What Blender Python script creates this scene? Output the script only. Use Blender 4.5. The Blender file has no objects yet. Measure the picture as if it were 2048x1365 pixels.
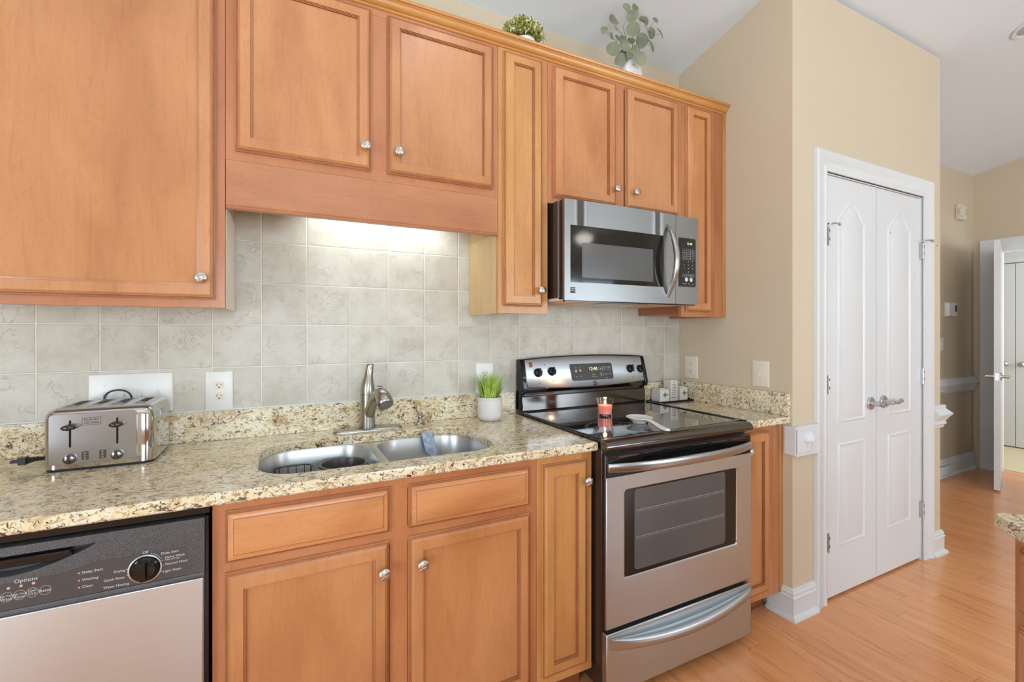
import bpy, bmesh, math, random
from mathutils import Vector, Matrix
random.seed(7)
PI = math.pi
sc = bpy.context.scene
col = sc.collection

# ------------------------------------------------------------------ camera
TH = 0.465245
cam_d = bpy.data.cameras.new('camera'); cam = bpy.data.objects.new('camera', cam_d); col.objects.link(cam)
cam.location = (0, -1.9461, 1.303); cam.rotation_euler = (PI/2, 0, -TH)
cam_d.sensor_width = 36; cam_d.lens = 36*919.16/2048; cam_d.shift_y = -20.48/2048
cam_d.clip_start = 0.02; cam_d.clip_end = 100
sc.camera = cam
# ------------------------------------------------------------------ world, exposure, unseen fill lamps
sc.view_settings.view_transform = 'Standard'; sc.view_settings.look = 'None'
sc.view_settings.gamma = 1; sc.view_settings.use_curve_mapping = False
sc.view_settings.exposure = -0.37
w = bpy.data.worlds.new('world'); sc.world = w; w.use_nodes = True
bg = w.node_tree.nodes['Background']; bg.inputs[0].default_value = (0.75, 0.85, 1.0, 1); bg.inputs[1].default_value = 1.2

def area(name, loc, rot, sx, sy, power, color=(1, 1, 1), spread=None):
    l = bpy.data.lights.new(name, 'AREA'); l.shape = 'RECTANGLE'; l.size = sx; l.size_y = sy
    l.energy = power; l.color = color
    if spread: l.spread = spread
    o = bpy.data.objects.new(name, l); col.objects.link(o); o.location = loc; o.rotation_euler = rot
    return o
def point(name, loc, power, color=(1, 1, 1), r=0.05):
    l = bpy.data.lights.new(name, 'POINT'); l.energy = power; l.color = color; l.shadow_soft_size = r
    o = bpy.data.objects.new(name, l); col.objects.link(o); o.location = loc
    return o
FILL_TINT = (0.78, 0.905, 1.0)
area('window_daylight', (0.2, -5.0, 1.45), (PI/2+.48, 0, 0), 1.9, 1.5, 92, FILL_TINT)  # unseen fill lamp behind the camera, tilted up to brighten the ceiling
area('window_daylight', (3.9, -5.0, 1.45), (PI/2+.48, 0, 0), 1.9, 1.5, 84, FILL_TINT)  # second unseen rear fill lamp, tilted up likewise
area('glass_door_daylight', (-2.3, -3.1, 1.1), (PI/2+.3, 0, -PI/2), 1.7, 1.9, 115, FILL_TINT)  # unseen fill lamp from the left, at the invented glass door
area('bedroom_daylight', (6.7, -1.65, 1.5), (PI/2, 0, 0), 1.0, 1.3, 42, (.92, 0.97, 1))  # added fill lamp inside the bedroom; no window is built there

# ------------------------------------------------------------------ node materials
def newmat(name):
    m = bpy.data.materials.new(name); m.use_nodes = True
    nt = m.node_tree; return m, nt, nt.nodes['Principled BSDF']
def nd(nt, typ, **kw):
    n = nt.nodes.new(typ)
    for k, v in kw.items(): setattr(n, k, v)
    return n
def lk(nt, a, b): nt.links.new(a, b)
def coords(nt, scale=(1, 1, 1), rnd=True, rot=(0, 0, 0)):
    tc = nd(nt, 'ShaderNodeTexCoord'); mp = nd(nt, 'ShaderNodeMapping'); mp.inputs['Scale'].default_value = scale
    mp.inputs['Rotation'].default_value = rot
    if rnd:
        oi = nd(nt, 'ShaderNodeObjectInfo'); ml = nd(nt, 'ShaderNodeMath', operation='MULTIPLY'); ml.inputs[1].default_value = 37.0
        lk(nt, oi.outputs['Random'], ml.inputs[0]); ad = nd(nt, 'ShaderNodeVectorMath', operation='ADD')
        lk(nt, tc.outputs['Object'], ad.inputs[0]); lk(nt, ml.outputs[0], ad.inputs[1]); lk(nt, ad.outputs[0], mp.inputs[0])
    else:
        lk(nt, tc.outputs['Object'], mp.inputs[0])
    return mp.outputs[0]
def noise(nt, v, scale, detail=4, rough=.5, dist=0.0):
    n = nd(nt, 'ShaderNodeTexNoise'); n.inputs['Scale'].default_value = scale; n.inputs['Detail'].default_value = detail
    n.inputs['Roughness'].default_value = rough; n.inputs['Distortion'].default_value = dist
    lk(nt, v, n.inputs['Vector']); return n.outputs['Fac']
def ramp(nt, f, stops, interp='LINEAR'):
    r = nd(nt, 'ShaderNodeValToRGB'); r.color_ramp.interpolation = interp
    e = r.color_ramp.elements
    while len(e) < len(stops): e.new(0.5)
    for i, (p, c) in enumerate(stops):
        e[i].position = p; e[i].color = c if len(c) == 4 else (*c, 1)
    lk(nt, f, r.inputs[0]); return r.outputs[0]
def mixc(nt, f, a, b, mode='MIX'):
    m = nd(nt, 'ShaderNodeMix', data_type='RGBA', blend_type=mode)
    for i, x in ((0, f), (6, a), (7, b)):
        if isinstance(x, (int, float)): m.inputs[i].default_value = x
        elif isinstance(x, tuple): m.inputs[i].default_value = (*x, 1) if len(x) == 3 else x
        else: lk(nt, x, m.inputs[i])
    return m.outputs[2]
def bump(nt, p, h, strength, dist=0.001):
    b = nd(nt, 'ShaderNodeBump'); b.inputs['Strength'].default_value = strength; b.inputs['Distance'].default_value = dist
    lk(nt, h, b.inputs['Height']); lk(nt, b.outputs[0], p.inputs['Normal'])
def mth(nt, op, a, b=None, c=None):
    m = nd(nt, 'ShaderNodeMath', operation=op)
    for i, x in enumerate((a, b, c)):
        if x is None: continue
        if isinstance(x, (int, float)): m.inputs[i].default_value = x
        else: lk(nt, x, m.inputs[i])
    return m.outputs[0]
def plain(name, c, rough=.5, metal=0.0, coat=0.0, var=0.05, nscale=6.0, emis=None, estr=0.0, spec=None):
    m, nt, p = newmat(name)
    v = coords(nt); f = noise(nt, v, nscale, 3)
    a = tuple(max(0, x*(1-var)) for x in c); b = tuple(min(1, x*(1+var)) for x in c)
    lk(nt, ramp(nt, f, [(.3, a), (.7, b)]), p.inputs['Base Color'])
    p.inputs['Roughness'].default_value = rough; p.inputs['Metallic'].default_value = metal
    p.inputs['Coat Weight'].default_value = coat; p.inputs['Coat Roughness'].default_value = .08
    if spec is not None: p.inputs['Specular IOR Level'].default_value = spec
    if emis: p.inputs['Emission Color'].default_value = (*emis, 1); p.inputs['Emission Strength'].default_value = estr
    return m
def wood(name, dark, mid, light, axis='Z', rough=.32, coat=.25):
    m, nt, p = newmat(name)
    s = {'Z': (1, 1, .09), 'X': (.09, 1, 1), 'Y': (1, .09, 1)}[axis]
    s2 = {'Z': (1, 1, .38), 'X': (.38, 1, 1), 'Y': (1, .38, 1)}[axis]
    v = coords(nt, s); v2 = coords(nt, s2)
    blot = noise(nt, v2, 5.5, 3, .5, .5)
    c = ramp(nt, blot, [(.25, dark), (.5, mid), (.78, light)])
    grain = noise(nt, v, 46, 6, .62, 1.6)
    c = mixc(nt, .20, c, ramp(nt, grain, [(.35, (.62, .50, .42)), (.5, (1, 1, 1)), (.7, (1.0, .97, .9))]), 'MULTIPLY')
    fl = noise(nt, coords(nt, s2), 9, 2, .4, 6.0)
    c = mixc(nt, .20, c, ramp(nt, fl, [(.46, (1, 1, 1)), (.5, (.72, .6, .5)), (.54, (1, 1, 1))]), 'MULTIPLY')
    oi = nd(nt, 'ShaderNodeObjectInfo')
    hs = nd(nt, 'ShaderNodeHueSaturation'); lk(nt, c, hs.inputs['Color'])
    lk(nt, mth(nt, 'MULTIPLY_ADD', oi.outputs['Random'], .14, .93), hs.inputs['Value'])
    lk(nt, hs.outputs[0], p.inputs['Base Color'])
    p.inputs['Roughness'].default_value = rough; p.inputs['Coat Weight'].default_value = coat; p.inputs['Coat Roughness'].default_value = .18
    bump(nt, p, grain, .04)
    return m
M = {}
WD, WM, WL_ = (.45, .170, .058), (.575, .248, .093), (.66, .312, .128)
M['maple'] = wood('maple', WD, WM, WL_)
M['maple_rail'] = wood('maple_rail', WD, WM, WL_, 'X')
M['maple_frame'] = wood('maple_frame', (.40, .140, .052), (.50, .195, .078), (.56, .235, .098))
M['valance_wood'] = wood('valance_wood', (.40, .150, .064), (.49, .205, .092), (.54, .24, .112), 'X')
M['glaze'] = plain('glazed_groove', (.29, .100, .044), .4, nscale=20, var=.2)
M['maple_gold'] = wood('maple_gold', (.49, .205, .062), (.59, .28, .092), (.66, .345, .13))
M['crown_wood'] = wood('crown_wood', (.50, .215, .055), (.62, .29, .08), (.70, .36, .115), 'X')
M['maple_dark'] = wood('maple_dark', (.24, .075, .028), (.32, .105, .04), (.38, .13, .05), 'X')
M['maple_side'] = wood('maple_side', (.52, .34, .16), (.62, .42, .21), (.70, .50, .27), 'Z', .5, .0)
M['white_side'] = plain('white_laminate', (.78, .72, .62), .45)

def granite():
    m, nt, p = newmat('granite')
    v = coords(nt, (1, 1, 1), False, (0, 0, .5)); vs = coords(nt, (.6, 1, 1), False, (0, .3, .5))
    w1 = noise(nt, v, 13, 5, .65, 1.0); base = ramp(nt, w1, [(.32, (.52, .37, .19)), (.45, (.78, .64, .40)), (.60, (.84, .75, .54))])
    def spots(vec, sc_, det, ro, di, lo, hi, c, colr):
        return mixc(nt, ramp(nt, noise(nt, vec, sc_, det, ro, di), [(lo, (1, 1, 1)), (hi, (0, 0, 0))]), c, colr)
    c = spots(vs, 75, 4, .6, .8, .41, .47, base, (.46, .32, .17))
    c = mixc(nt, ramp(nt, noise(nt, v, 120, 3, .6, .3), [(.54, (0, 0, 0)), (.60, (1, 1, 1))]), c, (.80, .75, .62))
    c = spots(vs, 62, 5, .72, 1.4, .395, .425, c, (.13, .095, .065))
    c = spots(v, 105, 4, .7, .9, .375, .405, c, (.035, .030, .028))
    c = spots(v, 42, 3, .6, 1.2, .325, .345, c, (.13, .04, .025))
    lk(nt, c, p.inputs['Base Color']); p.inputs['Roughness'].default_value = .13; p.inputs['Coat Weight'].default_value = .1; p.inputs['Coat Roughness'].default_value = .04
    return m
M['granite'] = granite()

TP, TX0, TZ0 = 0.1545, -0.68368, 1.32472
def tile():
    m, nt, p = newmat('tile'); tc = nd(nt, 'ShaderNodeTexCoord'); g = nd(nt, 'ShaderNodeNewGeometry')
    sx = nd(nt, 'ShaderNodeSeparateXYZ'); lk(nt, g.outputs['Position'], sx.inputs[0])
    def line(o, off):
        a = mth(nt, 'DIVIDE', mth(nt, 'SUBTRACT', o, off-TP/2), TP); fl = mth(nt, 'FLOOR', a)
        fr = mth(nt, 'ABSOLUTE', mth(nt, 'SUBTRACT', mth(nt, 'SUBTRACT', a, fl), .5))   # 0 at the joint
        return fr, mth(nt, 'FLOOR', mth(nt, 'DIVIDE', mth(nt, 'SUBTRACT', o, off), TP))
    fx, ix = line(sx.outputs['X'], TX0); fz, iz = line(sx.outputs['Z'], TZ0)
    d = mth(nt, 'MINIMUM', fx, fz)
    hgt = nd(nt, 'ShaderNodeMapRange'); hgt.interpolation_type = 'SMOOTHSTEP'; lk(nt, d, hgt.inputs[0]); hgt.inputs[1].default_value = .006; hgt.inputs[2].default_value = .024
    cell = nd(nt, 'ShaderNodeCombineXYZ'); lk(nt, ix, cell.inputs[0]); lk(nt, iz, cell.inputs[1])
    wn = nd(nt, 'ShaderNodeTexWhiteNoise', noise_dimensions='3D'); lk(nt, cell.outputs[0], wn.inputs['Vector'])
    off = nd(nt, 'ShaderNodeVectorMath', operation='MULTIPLY_ADD'); lk(nt, wn.outputs['Color'], off.inputs[0]); off.inputs[1].default_value = (7, 7, 7); lk(nt, g.outputs['Position'], off.inputs[2])
    n = noise(nt, off.outputs[0], 12, 5, .65, .3)
    c = ramp(nt, n, [(.28, (.50, .455, .375)), (.5, (.60, .56, .48)), (.72, (.655, .62, .55))])
    hs = nd(nt, 'ShaderNodeHueSaturation'); lk(nt, c, hs.inputs['Color']); lk(nt, mth(nt, 'MULTIPLY_ADD', wn.outputs['Value'], .10, .95), hs.inputs['Value'])
    c = mixc(nt, hgt.outputs[0], (.80, .76, .68), hs.outputs[0]); lk(nt, c, p.inputs['Base Color'])
    p.inputs['Roughness'].default_value = .38
    cr = noise(nt, off.outputs[0], 22, 3, .55, 1.2)
    cr2 = ramp(nt, cr, [(.485, (1, 1, 1)), (.5, (0, 0, 0)), (.515, (1, 1, 1))])
    msk = ramp(nt, noise(nt, off.outputs[0], 14, 2), [(.5, (0, 0, 0)), (.6, (1, 1, 1))])
    rel = mth(nt, 'MULTIPLY', mth(nt, 'SUBTRACT', 1.0, cr2), msk)
    h = mth(nt, 'SUBTRACT', hgt.outputs[0], mth(nt, 'MULTIPLY', rel, .42))
    bump(nt, p, h, .9, .0022)
    return m
M['tile'] = tile()

def steel(name, c=(.44, .455, .465), rough=.27, axis='X', amp=.04):
    m, nt, p = newmat(name)
    s = {'X': (1.2, 1, 260), 'Z': (260, 1, 1.2)}[axis]
    f = noise(nt, coords(nt, s), 3, 3, .6)
    lk(nt, ramp(nt, f, [(.3, tuple(x*(1-amp) for x in c)), (.7, tuple(x*(1+amp*.5) for x in c))]), p.inputs['Base Color'])
    p.inputs['Roughness'].default_value = rough; p.inputs['Metallic'].default_value = 1.0
    return m
M['steel'] = steel('brushed_steel'); M['steel_light'] = steel('brushed_steel_light', (.58, .64, .685), .37)
M['toaster_steel'] = steel('toaster_steel', (.40, .405, .41), .22)
M['mw_steel'] = steel('microwave_steel', (.34, .35, .355), .36)
M['oven_steel'] = steel('oven_steel', (.54, .59, .63), .34)
M['sink_steel'] = steel('sink_steel', (.68, .70, .72), .33)
M['chrome'] = plain('chrome', (.55, .55, .55), .07, 1.0, var=.01)
M['nickel'] = steel('brushed_nickel', (.40, .38, .345), .27, 'Z', .04)
M['knob_nickel'] = steel('satin_nickel', (.60, .565, .50), .25, 'X', .05)
M['hinge_metal'] = plain('hinge_metal', (.55, .55, .55), .28, 1.0)
M['black_gloss'] = plain('black_gloss', (.010, .010, .011), .10, spec=.35)
M['black_brown'] = plain('dark_enamel', (.030, .018, .015), .18, coat=.3)
M['black_plastic'] = plain('black_plastic', (.020, .020, .021), .35)
M['riser'] = plain('black_chrome', (.16, .145, .14), .13, 1.0)
def speckle():
    m, nt, p = newmat('speckled_black'); v = coords(nt)
    f = noise(nt, v, 900, 2, .6); lk(nt, ramp(nt, f, [(.4, (.028, .028, .030)), (.62, (.12, .12, .125))]), p.inputs['Base Color'])
    p.inputs['Roughness'].default_value = .35; bump(nt, p, f, .35, .0006); return m
M['speckle'] = speckle()
def cooktop():
    m, nt, p = newmat('cooktop_glass'); v = coords(nt)
    f = noise(nt, v, 700, 2, .5); lk(nt, ramp(nt, f, [(.60, (.012, .011, .012)), (.70, (.10, .095, .10))]), p.inputs['Base Color'])
    p.inputs['Roughness'].default_value = .05; p.inputs['Coat Weight'].default_value = .8; p.inputs['Coat Roughness'].default_value = .02; return m
M['cooktop'] = cooktop()
M['oven_glass'] = plain('oven_glass', (.010, .010, .010), .07, spec=.45)
M['oven_inner'] = plain('oven_interior', (.10, .099, .098), .14)
M['mw_glass'] = plain('dark_window', (.012, .012, .012), .07, spec=.6)
M['mw_inner'] = plain('mesh_window', (.11, .11, .11), .18)
M['panel_grey'] = plain('panel_grey', (.065, .063, .062), .25)
M['white_paint'] = plain('white_trim_paint', (.72, .735, .745), .30, var=.01)
M['white_plastic'] = plain('white_plastic', (.82, .81, .79), .28, var=.01)
M['almond'] = plain('almond_plastic', (.80, .72, .60), .3, var=.01)
M['ink'] = plain('black_ink', (.03, .03, .03), .4)
M['slot'] = plain('slot_dark', (.05, .04, .035), .5)
M['label_white'] = plain('printed_white', (.62, .62, .62), .5)
M['label_grey'] = plain('printed_grey', (.30, .30, .30), .5)
M['led'] = plain('green_digits', (.75, .85, .5), .5, emis=(.75, .9, .45), estr=.9)
M['led_red'] = plain('indicator_lens', (.72, .40, .36), .3)
def wall(name, c, bs=.03):
    m, nt, p = newmat(name); v = coords(nt, rnd=False)
    f = noise(nt, v, 1.3, 2); lk(nt, ramp(nt, f, [(.3, tuple(x*.985 for x in c)), (.7, tuple(min(1, x*1.015) for x in c))]), p.inputs['Base Color'])
    p.inputs['Roughness'].default_value = .6; bump(nt, p, noise(nt, v, 220, 3), bs, .0008); return m
M['wall'] = wall('wall_paint', (.64, .530, .385))
M['ceil'] = wall('ceiling_paint', (.82, .89, .96), .08)
M['wall_white'] = wall('bedroom_wall_paint', (.72, .66, .56))
def floorm():
    m, nt, p = newmat('floor_wood'); tc = nd(nt, 'ShaderNodeTexCoord'); sx = nd(nt, 'ShaderNodeSeparateXYZ'); lk(nt, tc.outputs['Object'], sx.inputs[0])
    pw, pl = .081, 1.22
    a = mth(nt, 'DIVIDE', sx.outputs['X'], pw); ia = mth(nt, 'FLOOR', a); fa = mth(nt, 'SUBTRACT', a, ia)
    wn = nd(nt, 'ShaderNodeTexWhiteNoise', noise_dimensions='1D'); lk(nt, ia, wn.inputs['W'])
    b = mth(nt, 'ADD', mth(nt, 'DIVIDE', sx.outputs['Y'], pl), mth(nt, 'MULTIPLY', wn.outputs['Value'], 5.0)); ib = mth(nt, 'FLOOR', b); fb = mth(nt, 'SUBTRACT', b, ib)
    cell = nd(nt, 'ShaderNodeCombineXYZ'); lk(nt, ia, cell.inputs[0]); lk(nt, ib, cell.inputs[1])
    w2 = nd(nt, 'ShaderNodeTexWhiteNoise', noise_dimensions='3D'); lk(nt, cell.outputs[0], w2.inputs['Vector'])
    off = nd(nt, 'ShaderNodeVectorMath', operation='MULTIPLY_ADD'); lk(nt, w2.outputs['Color'], off.inputs[0]); off.inputs[1].default_value = (9, 9, 9); lk(nt, tc.outputs['Object'], off.inputs[2])
    mp = nd(nt, 'ShaderNodeMapping'); mp.inputs['Scale'].default_value = (1, .07, 1); lk(nt, off.outputs[0], mp.inputs[0])
    g1 = noise(nt, mp.outputs[0], 38, 6, .6, 1.4); g2 = noise(nt, mp.outputs[0], 9, 3, .5, .8)
    c = ramp(nt, g2, [(.3, (.74, .305, .115)), (.5, (.79, .345, .138)), (.72, (.83, .38, .158))])
    c = mixc(nt, .42, c, ramp(nt, g1, [(.38, (.60, .46, .38)), (.47, (1, 1, 1))]), 'MULTIPLY')
    hs = nd(nt, 'ShaderNodeHueSaturation'); lk(nt, c, hs.inputs['Color']); lk(nt, mth(nt, 'MULTIPLY_ADD', w2.outputs['Value'], .05, .975), hs.inputs['Value'])
    ga = mth(nt, 'LESS_THAN', fa, .014); gb = mth(nt, 'LESS_THAN', fb, .0018); gap = mth(nt, 'MAXIMUM', ga, gb)
    c = mixc(nt, mth(nt, 'MULTIPLY', gap, .55), hs.outputs[0], (.20, .08, .03)); lk(nt, c, p.inputs['Base Color'])
    p.inputs['Roughness'].default_value = .22; p.inputs['Coat Weight'].default_value = .2; p.inputs['Coat Roughness'].default_value = .12
    return m
M['floor'] = floorm()
M['carpet'] = wall('carpet_pile', (.72, .62, .42), .6)
def glassm(name, c=(1, 1, 1), rough=0.0, ior=1.45, trans=1.0):
    m, nt, p = newmat(name); p.inputs['Base Color'].default_value = (*c, 1); p.inputs['Roughness'].default_value = rough
    p.inputs['Transmission Weight'].default_value = trans; p.inputs['IOR'].default_value = ior; return m
M['glass'] = glassm('clear_glass', (1, .86, .84))
M['pane'] = glassm('window_glass', (.95, 1, .98), 0, 1.02)
M['wax'] = plain('pink_wax', (.92, .36, .30), .4, emis=(1, .30, .22), estr=.40);  # emission painted in for the flame's light glowing through the wax
M['wax'].node_tree.nodes['Principled BSDF'].inputs['Subsurface Weight'].default_value = .2
M['flame'] = plain('candle_flame', (1, .8, .4), .5, emis=(1, .72, .32), estr=14)
M['ceramic'] = plain('white_ceramic', (.80, .77, .74), .22, coat=.3, var=.02)
M['cream'] = plain('cream_ceramic', (.74, .66, .56), .35, var=.03)
def chevron():
    m, nt, p = newmat('chevron_ceramic'); tc = nd(nt, 'ShaderNodeTexCoord'); sx = nd(nt, 'ShaderNodeSeparateXYZ'); lk(nt, tc.outputs['Object'], sx.inputs[0])
    ang = mth(nt, 'ARCTAN2', sx.outputs['Y'], sx.outputs['X'])
    zig = mth(nt, 'PINGPONG', mth(nt, 'MULTIPLY', ang, 4.2), .5)
    v = mth(nt, 'FRACT', mth(nt, 'ADD', mth(nt, 'MULTIPLY', sx.outputs['Z'], 125), mth(nt, 'MULTIPLY', zig, 1.7)))
    st = mth(nt, 'GREATER_THAN', v, .52)
    lim = mth(nt, 'MULTIPLY', mth(nt, 'GREATER_THAN', sx.outputs['Z'], .014), mth(nt, 'LESS_THAN', sx.outputs['Z'], .088))
    st = mth(nt, 'MULTIPLY', st, lim)
    lk(nt, mixc(nt, st, (.64, .61, .58), (.80, .79, .77)), p.inputs['Base Color']); p.inputs['Roughness'].default_value = .6
    bump(nt, p, st, .6, .002); return m
M['chevron'] = chevron()
M['grass'] = plain('grass_blade', (.42, .60, .10), .45, var=.35, nscale=40)
M['leaf_small'] = plain('small_leaf', (.27, .28, .035), .5, var=.4, nscale=60)
M['blossom'] = plain('pale_leaf_tip', (.66, .66, .38), .5, var=.2, nscale=50)
M['euc'] = plain('eucalyptus_leaf', (.20, .215, .135), .55, var=.3, nscale=14)
M['stem'] = plain('stem_green', (.22, .22, .12), .6)
M['sponge'] = plain('blue_brush', (.42, .50, .64), .8, var=.35, nscale=60)
M['tin'] = plain('tin_white', (.72, .69, .66), .35)
M['olive_print'] = plain('olive_print', (.42, .34, .17), .5)
M['shade'] = plain('frosted_shade', (.9, .88, .82), .4, emis=(1, .95, .86), estr=14.0)
M['lampglow'] = plain('lamp_diffuser', (.9, .9, .9), .4, emis=(.95, .97, 1), estr=3.0)
M['fan_blade'] = plain('fan_blade', (.30, .17, .09), .4)
M['walnut'] = M['maple_dark']

# ------------------------------------------------------------------ mesh helpers
class MB:
    def __init__(s): s.bm = bmesh.new()
    def face(s, vs):
        try: return s.bm.faces.new(vs)
        except ValueError: return None
    def box(s, x0, x1, y0, y1, z0, z1):
        if x0 > x1: x0, x1 = x1, x0
        if y0 > y1: y0, y1 = y1, y0
        if z0 > z1: z0, z1 = z1, z0
        v = [s.bm.verts.new(p) for p in ((x0,y0,z0),(x1,y0,z0),(x1,y1,z0),(x0,y1,z0),(x0,y0,z1),(x1,y0,z1),(x1,y1,z1),(x0,y1,z1))]
        for f in ((0,3,2,1),(4,5,6,7),(0,1,5,4),(1,2,6,5),(2,3,7,6),(3,0,4,7)): s.face([v[i] for i in f])
        return s
    def loops(s, L, closed=True, cap0=True, cap1=True):
        """L: list of loops of points, same count; skins them"""
        V = [[s.bm.verts.new(p) for p in l] for l in L]
        n = len(V[0])
        for a, b in zip(V, V[1:]):
            for i in range(n if closed else n-1):
                j = (i+1) % n; s.face([a[i], a[j], b[j], b[i]])
        if cap0 and n > 2: s.face(V[0][::-1])
        if cap1 and n > 2: s.face(V[-1])
        return s
    def prism(s, poly, axis, a0, a1):
        """poly of (p,q): axis X -> (y,z), Y -> (x,z), Z -> (x,y)"""
        f = {'X': lambda a, p, q: (a, p, q), 'Y': lambda a, p, q: (p, a, q), 'Z': lambda a, p, q: (p, q, a)}[axis]
        return s.loops([[f(a0, *p) for p in poly], [f(a1, *p) for p in poly]])
    def lathe(s, prof, c, axis='Z', seg=32, cap0=True, cap1=True):
        L = []
        for r, h in prof:
            l = []
            for i in range(seg):
                a = 2*PI*i/seg; x, y = r*math.cos(a), r*math.sin(a)
                if axis == 'Z': l.append((c[0]+x, c[1]+y, c[2]+h))
                elif axis == 'Y': l.append((c[0]+x, c[1]+h, c[2]+y))
                else: l.append((c[0]+h, c[1]+x, c[2]+y))
            L.append(l)
        return s.loops(L, True, cap0, cap1)
    def tube(s, pts, r, seg=10, sq=1.0, up=(0, 0, 1)):
        pts = [Vector(p) for p in pts]; L = []; n = len(pts)
        rr = r if isinstance(r, (list, tuple)) else [r]*n
        prev = None
        for i, p in enumerate(pts):
            t = (pts[min(i+1, n-1)]-pts[max(i-1, 0)]).normalized()
            if prev is None:
                u = Vector(up); 
                if abs(t.dot(u)) > .95: u = Vector((1, 0, 0))
                a = t.cross(u).normalized()
            else: a = (prev - t*prev.dot(t)).normalized()
            prev = a; b = t.cross(a).normalized()
            L.append([p + a*rr[i]*math.cos(2*PI*k/seg) + b*rr[i]*sq*math.sin(2*PI*k/seg) for k in range(seg)])
        return s.loops(L)
    def rects(s, x0, x1, z0, z1, y, rings, cap=True, back=True):
        """nested rectangles facing -Y; rings: (inset, height toward -Y)"""
        L = [[(x0+i, y-h, z0+i), (x1-i, y-h, z0+i), (x1-i, y-h, z1-i), (x0+i, y-h, z1-i)] for i, h in rings]
        return s.loops(L, True, back, cap)
    def frame(s, x0, x1, z0, z1, ix0, ix1, iz0, iz1, y0, y1):
        o = [(x0, z0), (x1, z0), (x1, z1), (x0, z1)]; i = [(ix0, iz0), (ix1, iz0), (ix1, iz1), (ix0, iz1)]
        L = [[(a, y0, b) for a, b in o], [(a, y1, b) for a, b in o], [(a, y1, b) for a, b in i], [(a, y0, b) for a, b in i], [(a, y0, b) for a, b in o]]
        return s.loops(L, True, False, False)
    def xf(s, m, start=0):
        for v in list(s.bm.verts)[start:]: v.co = m @ v.co
        return s
    def mark(s): s.bm.verts.ensure_lookup_table(); return len(s.bm.verts)

WLOC = {}
def fin(name, mb, m, parent=None, label=None, bevel=0, smooth=35, local=False, kind=None, group=None, cat=None):
    bm = mb.bm; bmesh.ops.recalc_face_normals(bm, faces=bm.faces)
    me = bpy.data.meshes.new(name)
    o = bpy.data.objects.new(name, me); col.objects.link(o)
    off = Vector((0, 0, 0))
    if parent is not None:
        o.parent = parent; off = WLOC[parent.name]
        if not local: bmesh.ops.translate(bm, verts=bm.verts, vec=-off)
        WLOC[o.name] = off
    elif not local:
        zs = [v.co for v in bm.verts]
        c = Vector(((min(v.x for v in zs)+max(v.x for v in zs))/2, (min(v.y for v in zs)+max(v.y for v in zs))/2, min(v.z for v in zs)))
        if kind == 'structure': c = Vector((0, 0, 0))
        bmesh.ops.translate(bm, verts=bm.verts, vec=-c); o.location = c; WLOC[o.name] = c
    else: WLOC[o.name] = off
    bm.to_mesh(me); bm.free()
    me.materials.append(M[m] if isinstance(m, str) else m)
    if smooth:
        for p in me.polygons: p.use_smooth = True
        me.set_sharp_from_angle(angle=math.radians(smooth))
    if bevel:
        b = o.modifiers.new('bevel', 'BEVEL'); b.width = bevel; b.segments = 2; b.limit_method = 'ANGLE'; b.angle_limit = math.radians(45)
    if label: o['label'] = label
    if cat: o['category'] = cat
    if kind: o['kind'] = kind
    if group: o['group'] = group
    return o
def thing(name, label, cat, loc, group=None, rz=0.0, kind=None):
    o = bpy.data.objects.new(name, None); col.objects.link(o); o.location = loc; o.rotation_euler.z = rz
    o.empty_display_size = .05
    if label: o['label'] = label
    if cat: o['category'] = cat
    if group: o['group'] = group
    if kind: o['kind'] = kind
    WLOC[o.name] = Vector(loc); return o
def struct(name, mb, m, bevel=0, smooth=35): return fin(name, mb, m, kind='structure', bevel=bevel, smooth=smooth)
def text_mb(mb, s, size, x, y, z, align='CENTER', depth=.0004, rot=None, plane='XZ'):
    cu = bpy.data.curves.new('t', 'FONT'); cu.body = s; cu.size = size; cu.align_x = align; cu.align_y = 'CENTER'; cu.extrude = depth; cu.resolution_u = 2
    ob = bpy.data.objects.new('t', cu); col.objects.link(ob)
    bpy.context.view_layer.update()
    me = bpy.data.meshes.new_from_object(ob.evaluated_get(bpy.context.evaluated_depsgraph_get()))
    k = mb.mark(); mb.bm.from_mesh(me); mb.bm.verts.ensure_lookup_table()
    mt = Matrix.Translation((x, y, z)) @ (rot if rot else Matrix.Rotation(PI/2, 4, 'X'))
    for v in mb.bm.verts[k:]: v.co = mt @ v.co
    bpy.data.objects.remove(ob); bpy.data.curves.remove(cu); bpy.data.meshes.remove(me)
    return mb
def rrect(cx, cy, w, h, r, n=6):
    pts = []
    for (sx, sy, a0) in ((1, 1, 0), (-1, 1, PI/2), (-1, -1, PI), (1, -1, 3*PI/2)):
        for i in range(n+1):
            a = a0 + PI/2*i/n; pts.append((cx+sx*(w/2-r)+r*math.cos(a), cy+sy*(h/2-r)+r*math.sin(a)))
    return pts

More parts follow.
